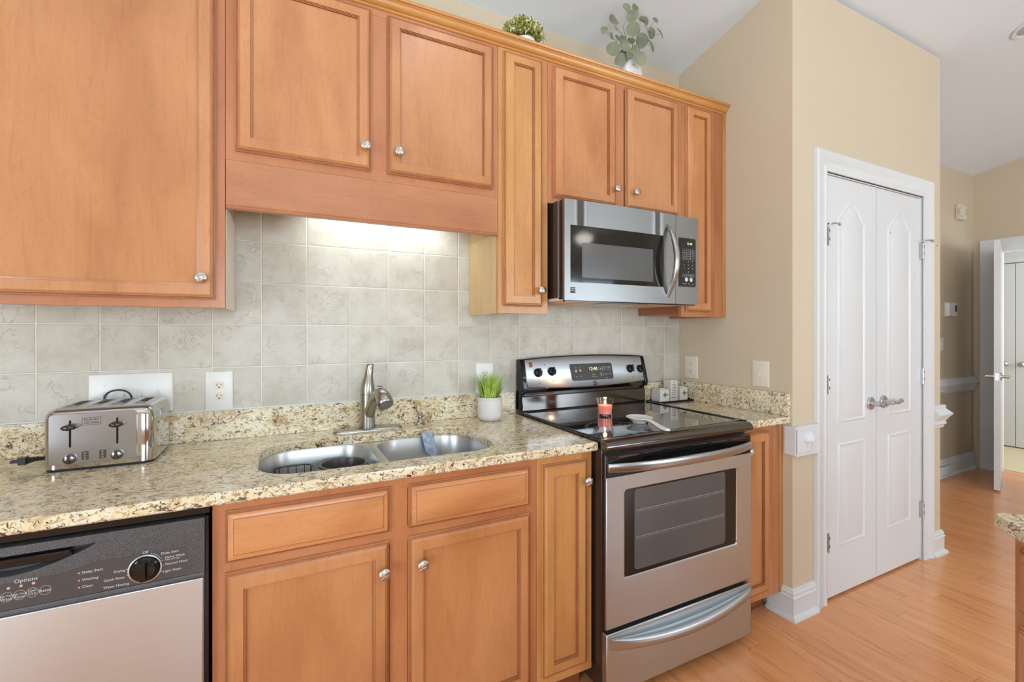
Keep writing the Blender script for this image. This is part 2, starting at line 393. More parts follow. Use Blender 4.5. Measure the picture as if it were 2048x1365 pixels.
# ------------------------------------------------------------------ room shell
SL = .213
def cz(y): return 2.79 + SL*(-y) if y > -3.2 else 2.79 + SL*3.2 - SL*(-y-3.2)
XR, YP = 2.067, -.657
struct('floor', MB().box(-2.6, 6.05, -5.3, .2, -.06, 0), 'floor')
struct('floor.001', MB().box(6.05, 7.6, -2.2, 1.9, -.06, .006), 'carpet')
b = MB(); b.prism([(.15, cz(.15)), (-3.2, cz(-3.2)), (-5.35, cz(-5.35)), (-5.35, cz(-5.35)+.12), (-3.2, cz(-3.2)+.12), (.15, cz(.15)+.12)], 'X', -2.6, 6.05)
struct('ceiling', b, 'ceil')
struct('ceiling.001', MB().box(6.05, 7.6, -2.2, 1.9, 2.45, 2.55), 'ceil')
struct('wall_back', MB().box(-2.5, 6.05, .006, .12, 0, 2.79), 'wall')
b = MB(); b.prism([(.006, 0), (YP, 0), (YP, cz(YP)), (.006, 2.79)], 'X', XR, XR+.1); struct('wall_right', b, 'wall')
b = MB(); DX0, DX1, DH = 2.325, 3.252, 2.06
b.box(XR+.1, DX0, YP, YP+.1, 0, cz(YP+.1)); b.box(DX1, 3.47, YP, YP+.1, 0, cz(YP+.1)); b.box(DX0, DX1, YP, YP+.1, DH, cz(YP+.1)); struct('wall_pantry', b, 'wall')
b = MB(); b.prism([(.006, 0), (YP+.1, 0), (YP+.1, cz(YP+.1)), (.006, 2.79)], 'X', 3.37, 3.47); struct('wall_pantry_end', b, 'wall')
# hall end wall with doorway
HX, HY0, HY1, HH = 5.93, -.15, -.93, 2.045
b = MB()
b.prism([(.006, 0), (HY0, 0), (HY0, cz(HY0)), (.006, 2.79)], 'X', HX, HX+.12)
b.prism([(HY0, HH), (HY1, HH), (HY1, cz(HY1)), (HY0, cz(HY0))], 'X', HX, HX+.12)
b.prism([(HY1, 0), (-5.2, 0), (-5.2, cz(-5.2)), (-3.2, cz(-3.2)), (HY1, cz(HY1))], 'X', HX, HX+.12); struct('wall_hall', b, 'wall')
# unseen left and rear walls; glass door and windows invented to carry the light
b = MB()
b.prism([(.006, 0), (-2.2, 0), (-2.2, cz(-2.2)), (.006, 2.79)], 'X', -2.5, -2.38)
b.prism([(-4.0, 0), (-5.2, 0), (-5.2, cz(-5.2)), (-4.0, cz(-4))], 'X', -2.5, -2.38)
b.prism([(-2.2, 2.1), (-4.0, 2.1), (-4.0, cz(-4)), (-3.2, cz(-3.2)), (-2.2, cz(-2.2))], 'X', -2.5, -2.38); struct('wall_left', b, 'wall')
b = MB(); zt = cz(-5.2)
for x0, x1 in ((-2.5, -.75), (1.15, 2.95), (4.85, 6.05)): b.box(x0, x1, -5.32, -5.2, 0, zt)
for x0, x1 in ((-.75, 1.15), (2.95, 4.85)): b.box(x0, x1, -5.32, -5.2, 0, .7); b.box(x0, x1, -5.32, -5.2, 2.2, zt)
struct('wall_rear', b, 'wall')
for i, (x0, x1) in enumerate(((-.75, 1.15), (2.95, 4.85))):
    b = MB(); b.frame(x0-.07, x1+.07, .63, 2.27, x0+.04, x1-.04, .74, 2.16, -5.30, -5.17); b.box((x0+x1)/2-.025, (x0+x1)/2+.025, -5.29, -5.2, .7, 2.2); b.box(x0, x1, -5.29, -5.2, 1.42, 1.47)
    f = struct('window_%d' % (i+1), b, 'white_paint'); fin('pane', MB().box(x0+.02, x1-.02, -5.255, -5.25, .72, 2.18), 'pane', f)  # window invented as a source for light and reflections
b = MB()
for y0, y1 in ((-2.2, -3.12), (-3.08, -4.0)):
    for a, c in ((y0, y0-.06), (y1+.06, y1)): b.box(-2.47, -2.42, a, c, 0, 2.1)
    b.box(-2.47, -2.42, y0, y1, 0, .08); b.box(-2.47, -2.42, y0, y1, 2.02, 2.1)
f = struct('door_6', b, 'white_paint'); fin('pane', MB().box(-2.448, -2.443, -2.22, -3.98, .06, 2.05), 'pane', f)  # glass door added out of view as a source for side light
# bedroom shell beyond the doorway
b = MB(); b.box(7.3, 7.4, -2.1, 1.8, 0, 2.46); b.box(6.05, 7.3, 1.7, 1.8, 0, 2.46); b.box(6.05, 7.3, -2.1, -2.0, 0, 2.46); b.box(6.05, 6.1, .02, 1.7, 0, 2.46); b.box(6.05, 6.1, -2.0, -.93, 0, 2.46); struct('wall_bedroom', b, 'wall_white')
# tiled backsplash
b = MB(); b.box(-1.6, XR-.002, 0, .0055, 1.0, 1.9); tl = fin('tile_backsplash', b, 'tile', label='cream square stone tile backsplash between granite and upper cabinets', cat='backsplash', smooth=0)

# ------------------------------------------------------------------ cabinets
DOOR_R = [(0, 0), (0, .0085), (.0015, .0105), (.0045, .0110), (.0055, .0135), (.0075, .0145), (.0085, .0145), (.0125, .0188), (.0140, .0195),
          (.0400, .0195), (.0408, .0168), (.0430, .0172), (.0436, .0140), (.0458, .0144), (.0466, .0095), (.0490, .0090)]
DRAWER_R = [(0, 0), (0, .0085), (.0015, .0105), (.0045, .0110), (.0055, .0135), (.0075, .0145), (.0085, .0145), (.0185, .0178), (.0195, .0192), (.0205, .0195)]
def knob(parent, x, z, y, label=None, local=False):
    b = MB(); b.lathe([(.0075, 0), (.0070, -.004), (.0048, -.009), (.0050, -.013), (.0095, -.0165), (.0155, -.0190), (.0168, -.0215), (.0160, -.0245), (.0120, -.0272), (.006, -.0286), (.0008, -.029)], (x, y, z), 'Y', 28)
    # two raised spiral bands across the head
    for s in (-1, 1):
        b.tube([(x-.012, y-.0255, z-.006+s*.004), (x-.004, y-.0290, z-.001+s*.004), (x+.004, y-.0290, z+.002+s*.004), (x+.012, y-.0255, z+.006+s*.004)], .0014, 6)
    return fin('knob', b, 'knob_nickel', parent, local=local)
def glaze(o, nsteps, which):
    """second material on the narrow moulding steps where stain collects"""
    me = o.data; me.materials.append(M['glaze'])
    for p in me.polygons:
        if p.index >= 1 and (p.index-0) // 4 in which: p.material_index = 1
def door(parent, x0, x1, z0, z1, yf, mat='maple', knobxz=None, name='door'):
    b = MB(); b.rects(x0, x1, z0, z1, yf, DOOR_R)
    # rail / stile joint lines
    for (a, c) in ((x0+.0470, x1-.0470),):
        pass
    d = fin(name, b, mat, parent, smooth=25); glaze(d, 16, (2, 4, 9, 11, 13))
    if knobxz: knob(d, knobxz[0], knobxz[1], yf-.0195)
    return d
def drawer(parent, x0, x1, z0, z1, yf, mat='maple_rail'):
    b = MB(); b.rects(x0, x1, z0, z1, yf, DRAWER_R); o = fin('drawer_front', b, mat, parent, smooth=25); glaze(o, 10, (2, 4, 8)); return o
def upper(label, x0, x1, z0, group=None, stiles=(), doors=(), side_r=None, side_l=None, ztop=2.44, railb=.038, mat='maple', right_inset=0):
    t = thing('wall_cabinet', label, 'cabinet', ((x0+x1)/2, -.15, z0), 'wall cabinets above the granite counter')
    g = .0006
    b = MB(); b.box(x0+g, x1-g, -.002, -.286, z0+.012, ztop); fin('body', b, 'maple_side' if side_l != 'dark' else 'maple_dark', t)
    b = MB(); st = .038
    b.frame(x0+g, x1-g, z0, ztop, x0+st, x1-st, z0+railb, ztop-.04, -.286, -.305)
    for s in stiles: b.box(s[0], s[1], -.2865, -.3045, z0+railb, ztop-.04)
    fin('face_frame', b, 'maple_frame' if mat == 'maple' else mat, t, bevel=.0008)
    for d in doors: door(t, d[0], d[1], d[2], d[3], -.305, d[5] if len(d) > 5 else mat, d[4])
    return t
GU = None
# cabinet nearest the camera on the left
t = upper('large honey maple wall cabinet above toaster and switch plate, tall single door seen', -.762, -.152, 1.372, doors=[(-.738, -.1766, 1.3965, 2.409, (-.2102, 1.4585))])
b = MB(); b.box(-.1522, -.1506, -.003, -.285, 1.372, 1.69); fin('side_panel', b, 'white_side', t)
t = upper('short two-door honey maple wall cabinet above the sink window strip', -.152, .762, 1.826, stiles=[(.277, .333)], doors=[(-.1254, .2765, 1.854, 2.409, (.2544, 1.9288)), (.3325, .738, 1.854, 2.409, (.3678, 1.9281))])
b = MB(); b.box(-.1505, .7605, -.2865, -.305, 1.686, 1.8255)
b.prism([(-.286, 1.677), (-.3085, 1.677), (-.3105, 1.680), (-.3085, 1.684), (-.3105, 1.6865), (-.3085, 1.690), (-.305, 1.691), (-.286, 1.691)], 'X', -.1505, .7605)
fin('valance', b, 'valance_wood', label='maple valance board above tiles', parent=t, smooth=25)
t = upper('narrow tall golden maple wall cabinet between sink cabinet and microwave', .762, .990, 1.372, doors=[(.7825, .9585, 1.401, 2.409, (.9413, 1.4659))], mat='maple_gold')
b = MB(); b.box(.7603, .7625, -.003, -.2855, 1.372, 1.688); fin('side_panel', b, 'maple_side', t)
t = upper('short two-door honey maple wall cabinet directly above microwave', .990, 1.752, 1.836, stiles=[(1.342, 1.394)], doors=[(1.0125, 1.339, 1.860, 2.410, (1.3290, 1.9313)), (1.397, 1.7215, 1.860, 2.410, (1.4383, 1.9313))], railb=.03)
t = upper('narrow tall maple wall cabinet at the corner beside beige wall', 1.752, 1.985, 1.372, doors=[(1.7755, 1.9500, 1.397, 2.410, (1.7935, 1.462))], side_l='dark', mat='maple')
b = MB(); b.box(1.986, 2.045, -.15, -.3045, 1.372, 2.44); b.box(1.986, 2.0665, -.002, -.15, 1.372, 1.384); fin('filler_strip', b, 'maple_frame', t)
b = MB(); b.box(2.0455, 2.0665, -.2, -.309, 1.372, 2.44); fin('scribe_moulding', b, 'maple_gold', t, bevel=.002)
# crown
b = MB(); b.prism([(-.300, 2.4240), (-.3085, 2.4240), (-.3115, 2.4265), (-.3120, 2.4295), (-.3085, 2.4310), (-.3085, 2.4335), (-.3130, 2.4345), (-.3190, 2.4385), (-.3230, 2.4450), (-.3250, 2.4520), (-.3290, 2.4555), (-.3290, 2.4580), (-.3345, 2.4590), (-.3370, 2.4640), (-.3350, 2.4700), (-.3320, 2.4715), (-.300, 2.4715)], 'X', -.775, 2.0665)
fin('crown_moulding', b, 'crown_wood', label='golden wooden crown moulding running along the tops of the wall cabinets', cat='moulding', smooth=30)

# base cabinets
def base(label, x0, x1, parts, stiles=(), mat='maple', tag=None):
    t = thing('base_cabinet', label, 'cabinet', ((x0+x1)/2, -.3, 0), 'base cabinets under the granite counter'); g = .0006
    fin('body', MB().box(x0+g, x1-g, -.004, -.591, .102, .8835) if tag != 'sink' else MB().box(x0+g, x1-g, -.004, -.591, .102, .62), 'maple', t)
    b = MB(); b.frame(x0+g, x1-g, .102, .8835, x0+.04, x1-.04, .15, .845, -.591, -.61)
    if tag == 'sink': b.box(x0+.04, x1-.04, -.5915, -.6095, .69, .735)
    for s in stiles: b.box(s[0], s[1], -.592, -.6092, .15, .845)
    fin('face_frame', b, 'maple_frame' if mat == 'maple' else mat, t, bevel=.0008)
    fin('toe_kick', MB().box(x0+g, x1-g, -.50, -.535, 0, .104), 'maple_dark', t)
    return t
t = base('wide maple base cabinet under the double sink with two doors and two false drawer fronts', -.152, .762, None, [(.278, .330)], 'maple', 'sink')
drawer(t, -.1245, .2765, .7295, .8575, -.61); drawer(t, .3308, .7305, .7285, .8560, -.61)
door(t, -.1245, .2745, .137, .7040, -.61, 'maple', (.2567, .6272)); door(t, .3305, .7320, .137, .7030, -.61, 'maple', (.3654, .6265))
t = base('narrow golden maple base cabinet between sink cabinet and stove', .762, .988, None, (), 'maple_gold')
door(t, .7795, .9600, .137, .8525, -.61, 'maple_gold', (.9472, .7822))
t = base('narrow maple base cabinet squeezed between stove and beige wall', 1.757, 1.995, None, (), 'maple')
door(t, 1.7780, 1.9560, .137, .8560, -.61, 'maple', (1.796, .7825))
b = MB(); b.box(1.996, 2.045, -.45, -.6092, .102, .8835); fin('filler_strip', b, 'maple_frame', t)
b = MB(); b.box(2.0455, 2.0665, -.5, -.614, .102, .8835); fin('scribe_moulding', b, 'maple_gold', t, bevel=.002)
b = MB(); b.box(1.996, 2.04, -.50, -.535, 0, .104); b.prism([(-.535, 0), (-.552, 0), (-.548, .012), (-.535, .018)], 'X', 1.757, 2.035); fin('toe_kick', b, 'maple_dark', t)

# ------------------------------------------------------------------ countertops, sink
SX, SY, SWd, SHt = .3025, -.360, .725, .400
def ringfill(mb, outer, inner, z, hole_pts=None):
    """quads between an outer rectangle and an inner loop, at height z; returns (outer verts, inner verts)"""
    x0, x1, y0, y1 = outer; cx = sum(p[0] for p in inner)/len(inner); cy = sum(p[1] for p in inner)/len(inner)
    o = []
    for p in inner:
        dx, dy = p[0]-cx, p[1]-cy
        t = min([( (x1-cx)/dx if dx > 0 else (x0-cx)/dx) if abs(dx) > 1e-6 else 1e9, ((y1-cy)/dy if dy > 0 else (y0-cy)/dy) if abs(dy) > 1e-6 else 1e9])
        o.append([cx+dx*t, cy+dy*t])
    for cxn in ((x0, y0), (x1, y0), (x1, y1), (x0, y1)):
        k = min(range(len(o)), key=lambda i: (o[i][0]-cxn[0])**2+(o[i][1]-cxn[1])**2); o[k] = list(cxn)
    return o
inner = rrect(SX, SY, SWd, SHt, .115, 8)
b = MB(); ox = (-1.45, .9865, -.648, 0)
o = ringfill(b, ox, inner, .914)
E_ = .004
def L3(pts, z): return [(p[0], p[1], z) for p in pts]
def shr(pts, e): return [(min(max(p[0], ox[0]+e), ox[1]-e), min(max(p[1], ox[2]+e), ox[3]-e)) for p in pts]
def grow(pts, e): 
    cx, cy = SX, SY
    return [(p[0]+math.copysign(e, p[0]-cx)*min(1, abs(p[0]-cx)/(SWd/2)), p[1]+math.copysign(e, p[1]-cy)*min(1, abs(p[1]-cy)/(SHt/2))) for p in pts]
LL = [L3(inner, .884), L3(inner, .911), L3(grow(inner, .003), .914), L3(shr(o, E_), .914), L3(o, .910), L3(o, .888), L3(shr(o, E_), .884), L3(inner, .884)]
b.loops(LL, True, False, False)
ct = thing('countertop', 'long speckled beige granite countertop with undermount double sink cut-out', 'countertop', (.0, -.3, .884))
fin('slab', b, 'granite', ct, smooth=30)
b = MB(); b.box(-1.45, .9865, -.001, -.020, .9142, 1.017); fin('granite_upstand', b, 'granite', ct, bevel=.0015)
b = MB(); b.box(-1.45, XR-.02, -.0005, -.005, 1.0172, 1.0205); 
fin('caulk_line', MB().box(-1.45, .9865, -.0005, -.006, 1.0172, 1.0215), 'white_paint', ct)
ct2 = thing('countertop', 'small speckled granite countertop piece between stove and beige side wall', 'countertop', (1.91, -.3, .884))
b = MB(); b.box(1.7565, XR-.001, -.001, -.650, .884, .914); fin('slab', b, 'granite', ct2, bevel=.003)
b = MB(); b.box(XR-.020, XR-.0005, -.0225, -.648, .9142, 1.017); b.box(1.7565, XR-.0005, -.001, -.0215, .9142, 1.017); fin('granite_upstand', b, 'granite', ct2, bevel=.0015)

sk = thing('double_sink', 'brushed stainless undermount sink with two basins set in granite', 'sink', (SX, SY, .70))
XM = .295
def basin(mb, cx, w, h):
    prof = [(0.0, 0.0, .883, .095), (-.004, -.004, .872, .092), (-.010, -.010, .80, .085), (-.014, -.014, .735, .08), (-.030, -.030, .712, .07), (-.060, -.060, .703, .05)]
    L = []
    for ix, iy, z, r in prof: L.append(L3(rrect(cx, SY, w+2*ix, h+2*iy, r, 8), z))
    mb.loops(L, True, False, True)
    # drain
    mb.lathe([(.042, .0015), (.040, .0035), (.034, .0030), (.030, -.001), (.002, -.002)], (cx, SY+.02, .7035), 'Z', 24)
    return L[0]
for cx, x0, x1 in ((None, SX-SWd/2-.006, XM-.014), (None, XM+.014, SX+SWd/2+.006)):
    cxx = (x0+x1)/2; w = x1-x0; b = MB(); top = basin(b, cxx, w, SHt+.012)
    inn = [(p[0], p[1]) for p in top]; ox2 = ((x0-.02 if x0 < .2 else XM), (XM if x0 < .2 else x1+.02), SY-SHt/2-.025, SY+SHt/2+.025)
    oo = ringfill(b, ox2, inn, .883); b.loops([L3(oo, .8832), L3(inn, .883)], True, False, False)
    fin('basin', b, 'sink_steel', sk, smooth=50)
# rack and caddy inside the left basin
rk = thing('sink_rack', 'black wire rack standing in the left basin of the double sink', 'rack', (.04, -.36, .705))
b = MB(); rr = rrect(.035, -.36, .118, .226, .035, 5)
b.tube([(p[0], p[1], .852) for p in rr+[rr[0]]], .0022, 6)
b.tube([(p[0], p[1], .775) for p in rr+[rr[0]]], .0016, 6)
for x in (-.005, .02, .045, .07): b.tube([(x, -.247, .852), (x, -.247, .735), (x, -.473, .735), (x, -.473, .852)], .0014, 6)
for x, y in ((-.018, -.28), (.088, -.28), (-.018, -.44), (.088, -.44)): b.tube([(x, y, .852), (x, y, .709)], .0022, 6)
fin('wire_frame', b, 'black_plastic', rk)
cd = thing('sink_caddy', 'oval grey rimmed caddy in the sink beside the black wire rack', 'caddy', (.185, -.33, .80))
ov = lambda rx, ry, z: [(.186+rx*math.cos(2*PI*i/36), -.325+ry*math.sin(2*PI*i/36), z) for i in range(36)]
b = MB(); b.loops([ov(.062, .060, .790), ov(.072, .068, .852), ov(.078, .074, .857), ov(.078, .074, .862), ov(.069, .065, .862), ov(.066, .062, .852), ov(.056, .054, .80)]); fin('bowl', b, 'panel_grey', cd, smooth=50)
# brush
b = MB(); L = []
for i, (u, w_) in enumerate(((0, .012), (.006, .019), (.02, .023), (.045, .024), (.07, .025), (.088, .021), (.097, .012))):
    z = .905-u*.93; y = -.183-u*.22; L.append([(.510+u*.20+w_*math.cos(a), y+.010*math.sin(a), z+.003*math.sin(a)) for a in [2*PI*k/20 for k in range(20)]])
b.loops(L); fin('dish_sponge', b, 'sponge', label='blue and white dish scrubber leaning on the far wall of the sink', cat='sponge', smooth=60)
# ------------------------------------------------------------------ faucet
fc = thing('faucet', 'brushed nickel pull-out kitchen faucet with upright lever and oval deck plate', 'faucet', (.303, -.08, .914))
b = MB(); L = []
for e, z in ((0, .9145), (0, .919), (.004, .9225), (.010, .924)): L.append(L3(rrect(.305, -.085, .262-2*e, .058-2*e, .0285-e, 8), z))
b.loops(L); fin('deck_plate', b, 'nickel', fc, smooth=50)
FX, FY = .303, -.08
b = MB(); b.lathe([(.0290, .923), (.0290, .93), (.0280, .945), (.0275, .985), (.0280, 1.028), (.0272, 1.0285), (.0250, 1.0287)], (FX, FY, 0), 'Z', 36); fin('body', b, 'nickel', fc)
b = MB(); b.lathe([(.0250, 1.0287), (.0278, 1.029), (.0278, 1.054), (.0250, 1.0545)], (FX, FY, 0), 'Z', 36); fin('collar', b, 'nickel', fc)
b = MB(); prof = [(.024, 1.0548), (.0272, 1.0552), (.0275, 1.068), (.0258, 1.085), (.0218, 1.105), (.0165, 1.125), (.0125, 1.145), (.0110, 1.158), (.0115, 1.167), (.0090, 1.173), (.001, 1.174)]
L = []
for r, z in prof:
    sh = max(0, z-1.10)*.13; fl = 1.0 if z < 1.14 else 1.25
    L.append([(FX+sh*1.0+r*fl*math.cos(2*PI*k/32), FY-sh*.4+r*math.sin(2*PI*k/32), z) for k in range(32)])
b.loops(L); h = fin('lever_handle', b, 'nickel', fc, smooth=60)
b = MB(); b.lathe([(.0028, 0), (.0028, -.0015)], (FX+.004, FY-.0238, 1.070), 'Y', 12); fin('hot_cold_dot', b, 'led_red', h)
b = MB(); sp = [(FX+.002, FY-.004, .965), (FX+.006, FY-.022, .992), (FX+.010, FY-.048, 1.022), (FX+.014, FY-.078, 1.050), (FX+.018, FY-.108, 1.066), (FX+.022, FY-.140, 1.071)]
b.tube(sp, [.018, .021, .020, .018, .018, .021], 20); fin('spout', b, 'nickel', fc, smooth=60)
b = MB(); L = []
hc = [(FX+.020, FY-.126, 1.078, .015), (FX+.022, FY-.134, 1.080, .0195), (FX+.025, FY-.146, 1.073, .0245), (FX+.029, FY-.160, 1.060, .028), (FX+.032, FY-.172, 1.046, .0295), (FX+.034, FY-.180, 1.034, .0285), (FX+.034, FY-.181, 1.032, .024)]
ax = Vector((.012, -.045, -.045)).normalized(); u = ax.cross(Vector((0, 0, 1))).normalized(); v = ax.cross(u)
b.loops([[Vector((x, y, z)) + u*r*math.cos(2*PI*k/28) + v*r*math.sin(2*PI*k/28) for k in range(28)] for x, y, z, r in hc]); hd = fin('spray_head', b, 'nickel', fc, smooth=60)
b = MB(); b.lathe([(.010, 0), (.0095, .003), (.001, .0035)], (FX+.021, FY-.136, 1.0975), 'Z', 18); fin('spray_button', b, 'panel_grey', hd)
sd = thing('soap_dispenser', 'small brushed nickel soap pump set in granite beside the faucet', 'soap dispenser', (.5145, -.072, .914))
b = MB(); b.lathe([(.022, .9145), (.022, .917), (.019, .921), (.014, .924), (.011, .932), (.0085, .940), (.0095, .943), (.0095, .946), (.006, .947), (.005, .953)], (.5145, -.072, 0), 'Z', 28); fin('base', b, 'nickel', sd)
b = MB(); b.lathe([(.009, .953), (.011, .955), (.011, .962), (.008, .9645), (.001, .965)], (.5145, -.072, 0), 'Z', 24); b.tube([(.5145, -.072, .959), (.5155, -.10, .959), (.516, -.112, .955)], [.005, .0045, .004], 12); fin('pump_head', b, 'nickel', sd)

# ------------------------------------------------------------------ potted grass
gp = thing('potted_grass', 'white chevron-patterned pot of bright green artificial grass beside the stove', 'plant', (.8150, -.108, .914))
b = MB(); c0 = (.8150, -.108, .9142)
b.lathe([(.020, 0), (.042, .0), (.049, .006), (.0535, .022), (.0545, .050), (.0535, .080), (.0515, .099), (.0505, .1005), (.0465, .1005), (.046, .093), (.044, .088)], c0, 'Z', 56); fin('pot', b, 'chevron', gp, smooth=50)
b = MB(); rnd = random.Random(5)
for i in range(420):
    a = rnd.uniform(0, 2*PI); r0 = .040*math.sqrt(rnd.random()); x0, y0 = c0[0]+r0*math.cos(a), c0[1]+r0*math.sin(a)
    ln = rnd.uniform(.07, .125); lean = r0/.040*rnd.uniform(.15, .55)+rnd.uniform(0, .12); a2 = a+rnd.uniform(-.5, .5); wv = rnd.uniform(.0012, .0024)
    pa = a2+PI/2; L = []
    for k in range(5):
        t = k/4; d = lean*ln*(t**1.5); z = c0[2]+.090+ln*t*(1-.12*lean*t); ww = wv*(1-t**2)+.0001
        x, y = x0+d*math.cos(a2), y0+d*math.sin(a2); y = min(y, -.026)
        L.append([(x-ww*math.cos(pa), y-ww*math.sin(pa), z), (x+ww*math.cos(pa), y+ww*math.sin(pa), z)])
    b.loops(L, False, False, False)
g = fin('grass_blades', b, 'grass', gp, smooth=0); g['kind'] = 'stuff'

# ------------------------------------------------------------------ wall plates
def plate(name, label, cat, cx, cz_, w, h, mat, kind, axis='Y', pos=0.0, group=None):
    """axis Y: on back wall facing -Y at y=pos; axis X: on right wall facing -X at x=pos, cx is y"""
    if axis == 'Y': R = Matrix.Translation((cx, pos, cz_))
    else: R = Matrix.Translation((pos, cx, cz_)) @ Matrix.Rotation(-PI/2, 4, 'Z')
    t = thing(name, label, cat, tuple(R.translation), 'wall outlets' if name == 'outlet' else 'light switches')
    def mk(n, mb, m, par, **k): mb.xf(R); return fin(n, mb, m, par, **k)
    b = MB(); b.rects(-w/2, w/2, -h/2, h/2, 0, [(0, 0), (0, .002), (.0012, .0048), (.004, .0062)]); pl = mk('plate', b, mat, t)
    if kind == 'outlet':
        for dz in (.0195, -.0195):
            b = MB(); s = [(.0172*math.cos(a)*1.0, dz+min(max(.0172*math.sin(a), -.0135), .0135)) for a in [2*PI*k/28 for k in range(28)]]
            b.prism(s, 'Y', -.0055, -.0078); r = mk('receptacle', b, 'almond', t)
            b = MB(); b.box(-.0075, -.0055, -.0076, -.0081, dz-.002, dz+.0065); b.box(.0055, .0075, -.0076, -.0081, dz-.001, dz+.0055); b.lathe([(.0026, -.0076), (.0026, -.0081)], (0, 0, dz-.0075), 'Y', 12); mk('slots', b, 'slot', r)
        b = MB(); b.lathe([(.003, -.0060), (.0028, -.0068)], (0, 0, 0), 'Y', 12); mk('screw', b, mat, t)
    if kind.startswith('switch'):
        n = int(kind[6:]); xs = [(-(n-1)/2+i)*.046 for i in range(n)]
        for i, x in enumerate(xs):
            up = not (n == 4 and i == 0)
            b = MB(); L = [(.0045, .011), (.0045, -.011), (-.0045, -.011), (-.0045, .011)]
            b.loops([[(x+p, -.0058, q) for p, q in L], [(x+p, -.0075, q) for p, q in L]])
            sgn = -1 if up else 1
            b.loops([[(x-.0038, -.0070, sgn*.002), (x+.0038, -.0070, sgn*.002), (x+.0038, -.0070, sgn*-.007), (x-.0038, -.0070, sgn*-.007)], [(x-.0032, -.0175, sgn*.009), (x+.0032, -.0175, sgn*.009), (x+.0032, -.0175, sgn*.003), (x-.0032, -.0175, sgn*.003)]])
            mk('toggle', b, mat, t)
            for s in (1, -1): b = MB(); b.lathe([(.003, -.0060), (.0028, -.0070)], (x, 0, s*.030), 'Y', 12); mk('screw', b, mat, t)
    return t
plate('outlet', 'white double outlet on tile to the right of toaster', 'outlet', -.1988, 1.0885, .085, .137, 'white_plastic', 'outlet')
plate('light_switch', 'white four-toggle switch plate on tile behind the toaster', 'light switch', -.446, 1.0930, .224, .134, 'white_plastic', 'switch4')
plate('outlet', 'white outlet on tile half hidden behind the potted grass', 'outlet', .836, 1.0865, .085, .137, 'white_plastic', 'outlet')
plate('outlet', 'ivory outlet on the beige side wall in the corner beyond the stove', 'outlet', -.0845, 1.098, .089, .124, 'almond', 'outlet', 'X', XR)
plate('light_switch', 'ivory single toggle switch on beige side wall above granite upstand', 'light switch', -.5035, 1.0960, .085, .124, 'almond', 'switch1', 'X', XR)
plate('light_switch', 'small white switch on hallway wall mostly hidden by pantry corner', 'light switch', 5.27, 1.18, .08, .12, 'white_plastic', 'switch1', 'Y', .006)

# ------------------------------------------------------------------ toaster
TL, TR_, TF, TB, TZ = -.583, -.335, -.262, -.030, 1.083
to = thing('toaster', 'chrome four-slice toaster standing on granite in front of the switch plate', 'toaster', ((TL+TR_)/2, (TF+TB)/2, .914))
b = MB(); cx, cy, w_, h_ = (TL+TR_)/2, (TF+TB)/2, TR_-TL, TB-TF
L = []
for e, z, r in ((0, .922, .03), (0, 1.055, .03), (.002, 1.069, .029), (.008, 1.079, .024), (.016, 1.083, .018)): L.append(L3(rrect(cx, cy, w_-2*e, h_-2*e, r, 8), z))
b.loops(L); fin('body', b, 'chrome', to, smooth=50)
b = MB(); b.loops([L3(rrect(cx, cy, w_-.006, h_-.006, .028, 8), .9145), L3(rrect(cx, cy, w_-.004, h_-.004, .028, 8), .9225)]); fin('base', b, 'black_plastic', to)
b = MB()
for x, y in ((TL+.03, TF+.03), (TR_-.03, TF+.03), (TL+.03, TB-.03), (TR_-.03, TB-.03)): pass
# front panel
pz0, pz1, px0, px1 = .934, 1.073, TL+.017, TR_-.040
pcx, pcz = (px0+px1)/2, (pz0+pz1)/2
b = MB(); b.prism(rrect(pcx, pcz, px1-px0, pz1-pz0, .010, 6), 'Y', TF+.004, TF-.0035); pn = fin('front_panel', b, 'toaster_steel', to, bevel=.001)
xa, xb = px0+.045, px1-.044
for x in (xa, xb):
    b = MB(); b.prism(rrect(x, 1.018, .0045, .075, .002, 4), 'Y', TF-.003, TF-.0042); fin('lever_slot', b, 'black_gloss', pn)
    b = MB(); b.lathe([(.0155, 0), (.016, -.006), (.015, -.016), (.010, -.019), (.001, -.0195)], (0, 0, 0), 'Y', 24)
    b.xf(Matrix.Translation((x, TF-.005, 1.037)) @ Matrix.Scale(.48, 4, (0, 0, 1)))
    fin('lever_knob', b, 'black_brown', to, smooth=60)
    b = MB(); b.lathe([(.0135, 0), (.0135, -.005), (.0125, -.010), (.011, -.011), (.001, -.011)], (x, TF-.0035, .9495), 'Y', 28)
    b.box(x-.0025, x+.0025, TF-.0140, TF-.0190, .938, .961)
    k = fin('browning_dial', b, 'riser', to)
    b = MB(); xx = x+(.032 if x == xa else -.032)
    b.prism(rrect(xx, .9545, .0150, .0240, .002, 3), 'Y', TF-.003, TF-.0048); bb = fin('button_strip', b, 'panel_grey', pn)
    b = MB()
    for dz in (-.0075, 0, .0075): b.lathe([(.0030, TF-.0048), (.0028, TF-.0062)], (xx, 0, .9545+dz), 'Y', 14)
    fin('buttons', b, 'chrome', bb)
b = MB(); lx = pcx-.005; lz = 1.0500
text_mb(b, 'BLACK+', .0088, lx, TF-.0040, lz+.0043, 'CENTER', .0002); text_mb(b, 'DECKER', .0088, lx, TF-.0040, lz-.0043, 'CENTER', .0002)
b.frame(lx-.0205, lx+.0205, lz-.0105, lz+.0105, lx-.0196, lx+.0196, lz-.0096, lz+.0096, TF-.0036, TF-.0042); fin('maker_logo', b, 'ink', pn, smooth=0)
b = MB(); b.loops([L3(rrect(cx, cy-.0, w_-.036, h_-.05, .012, 6), 1.0832), L3(rrect(cx, cy, w_-.038, h_-.052, .012, 6), 1.0845)]); tp = fin('top_plate', b, 'steel_light', to)
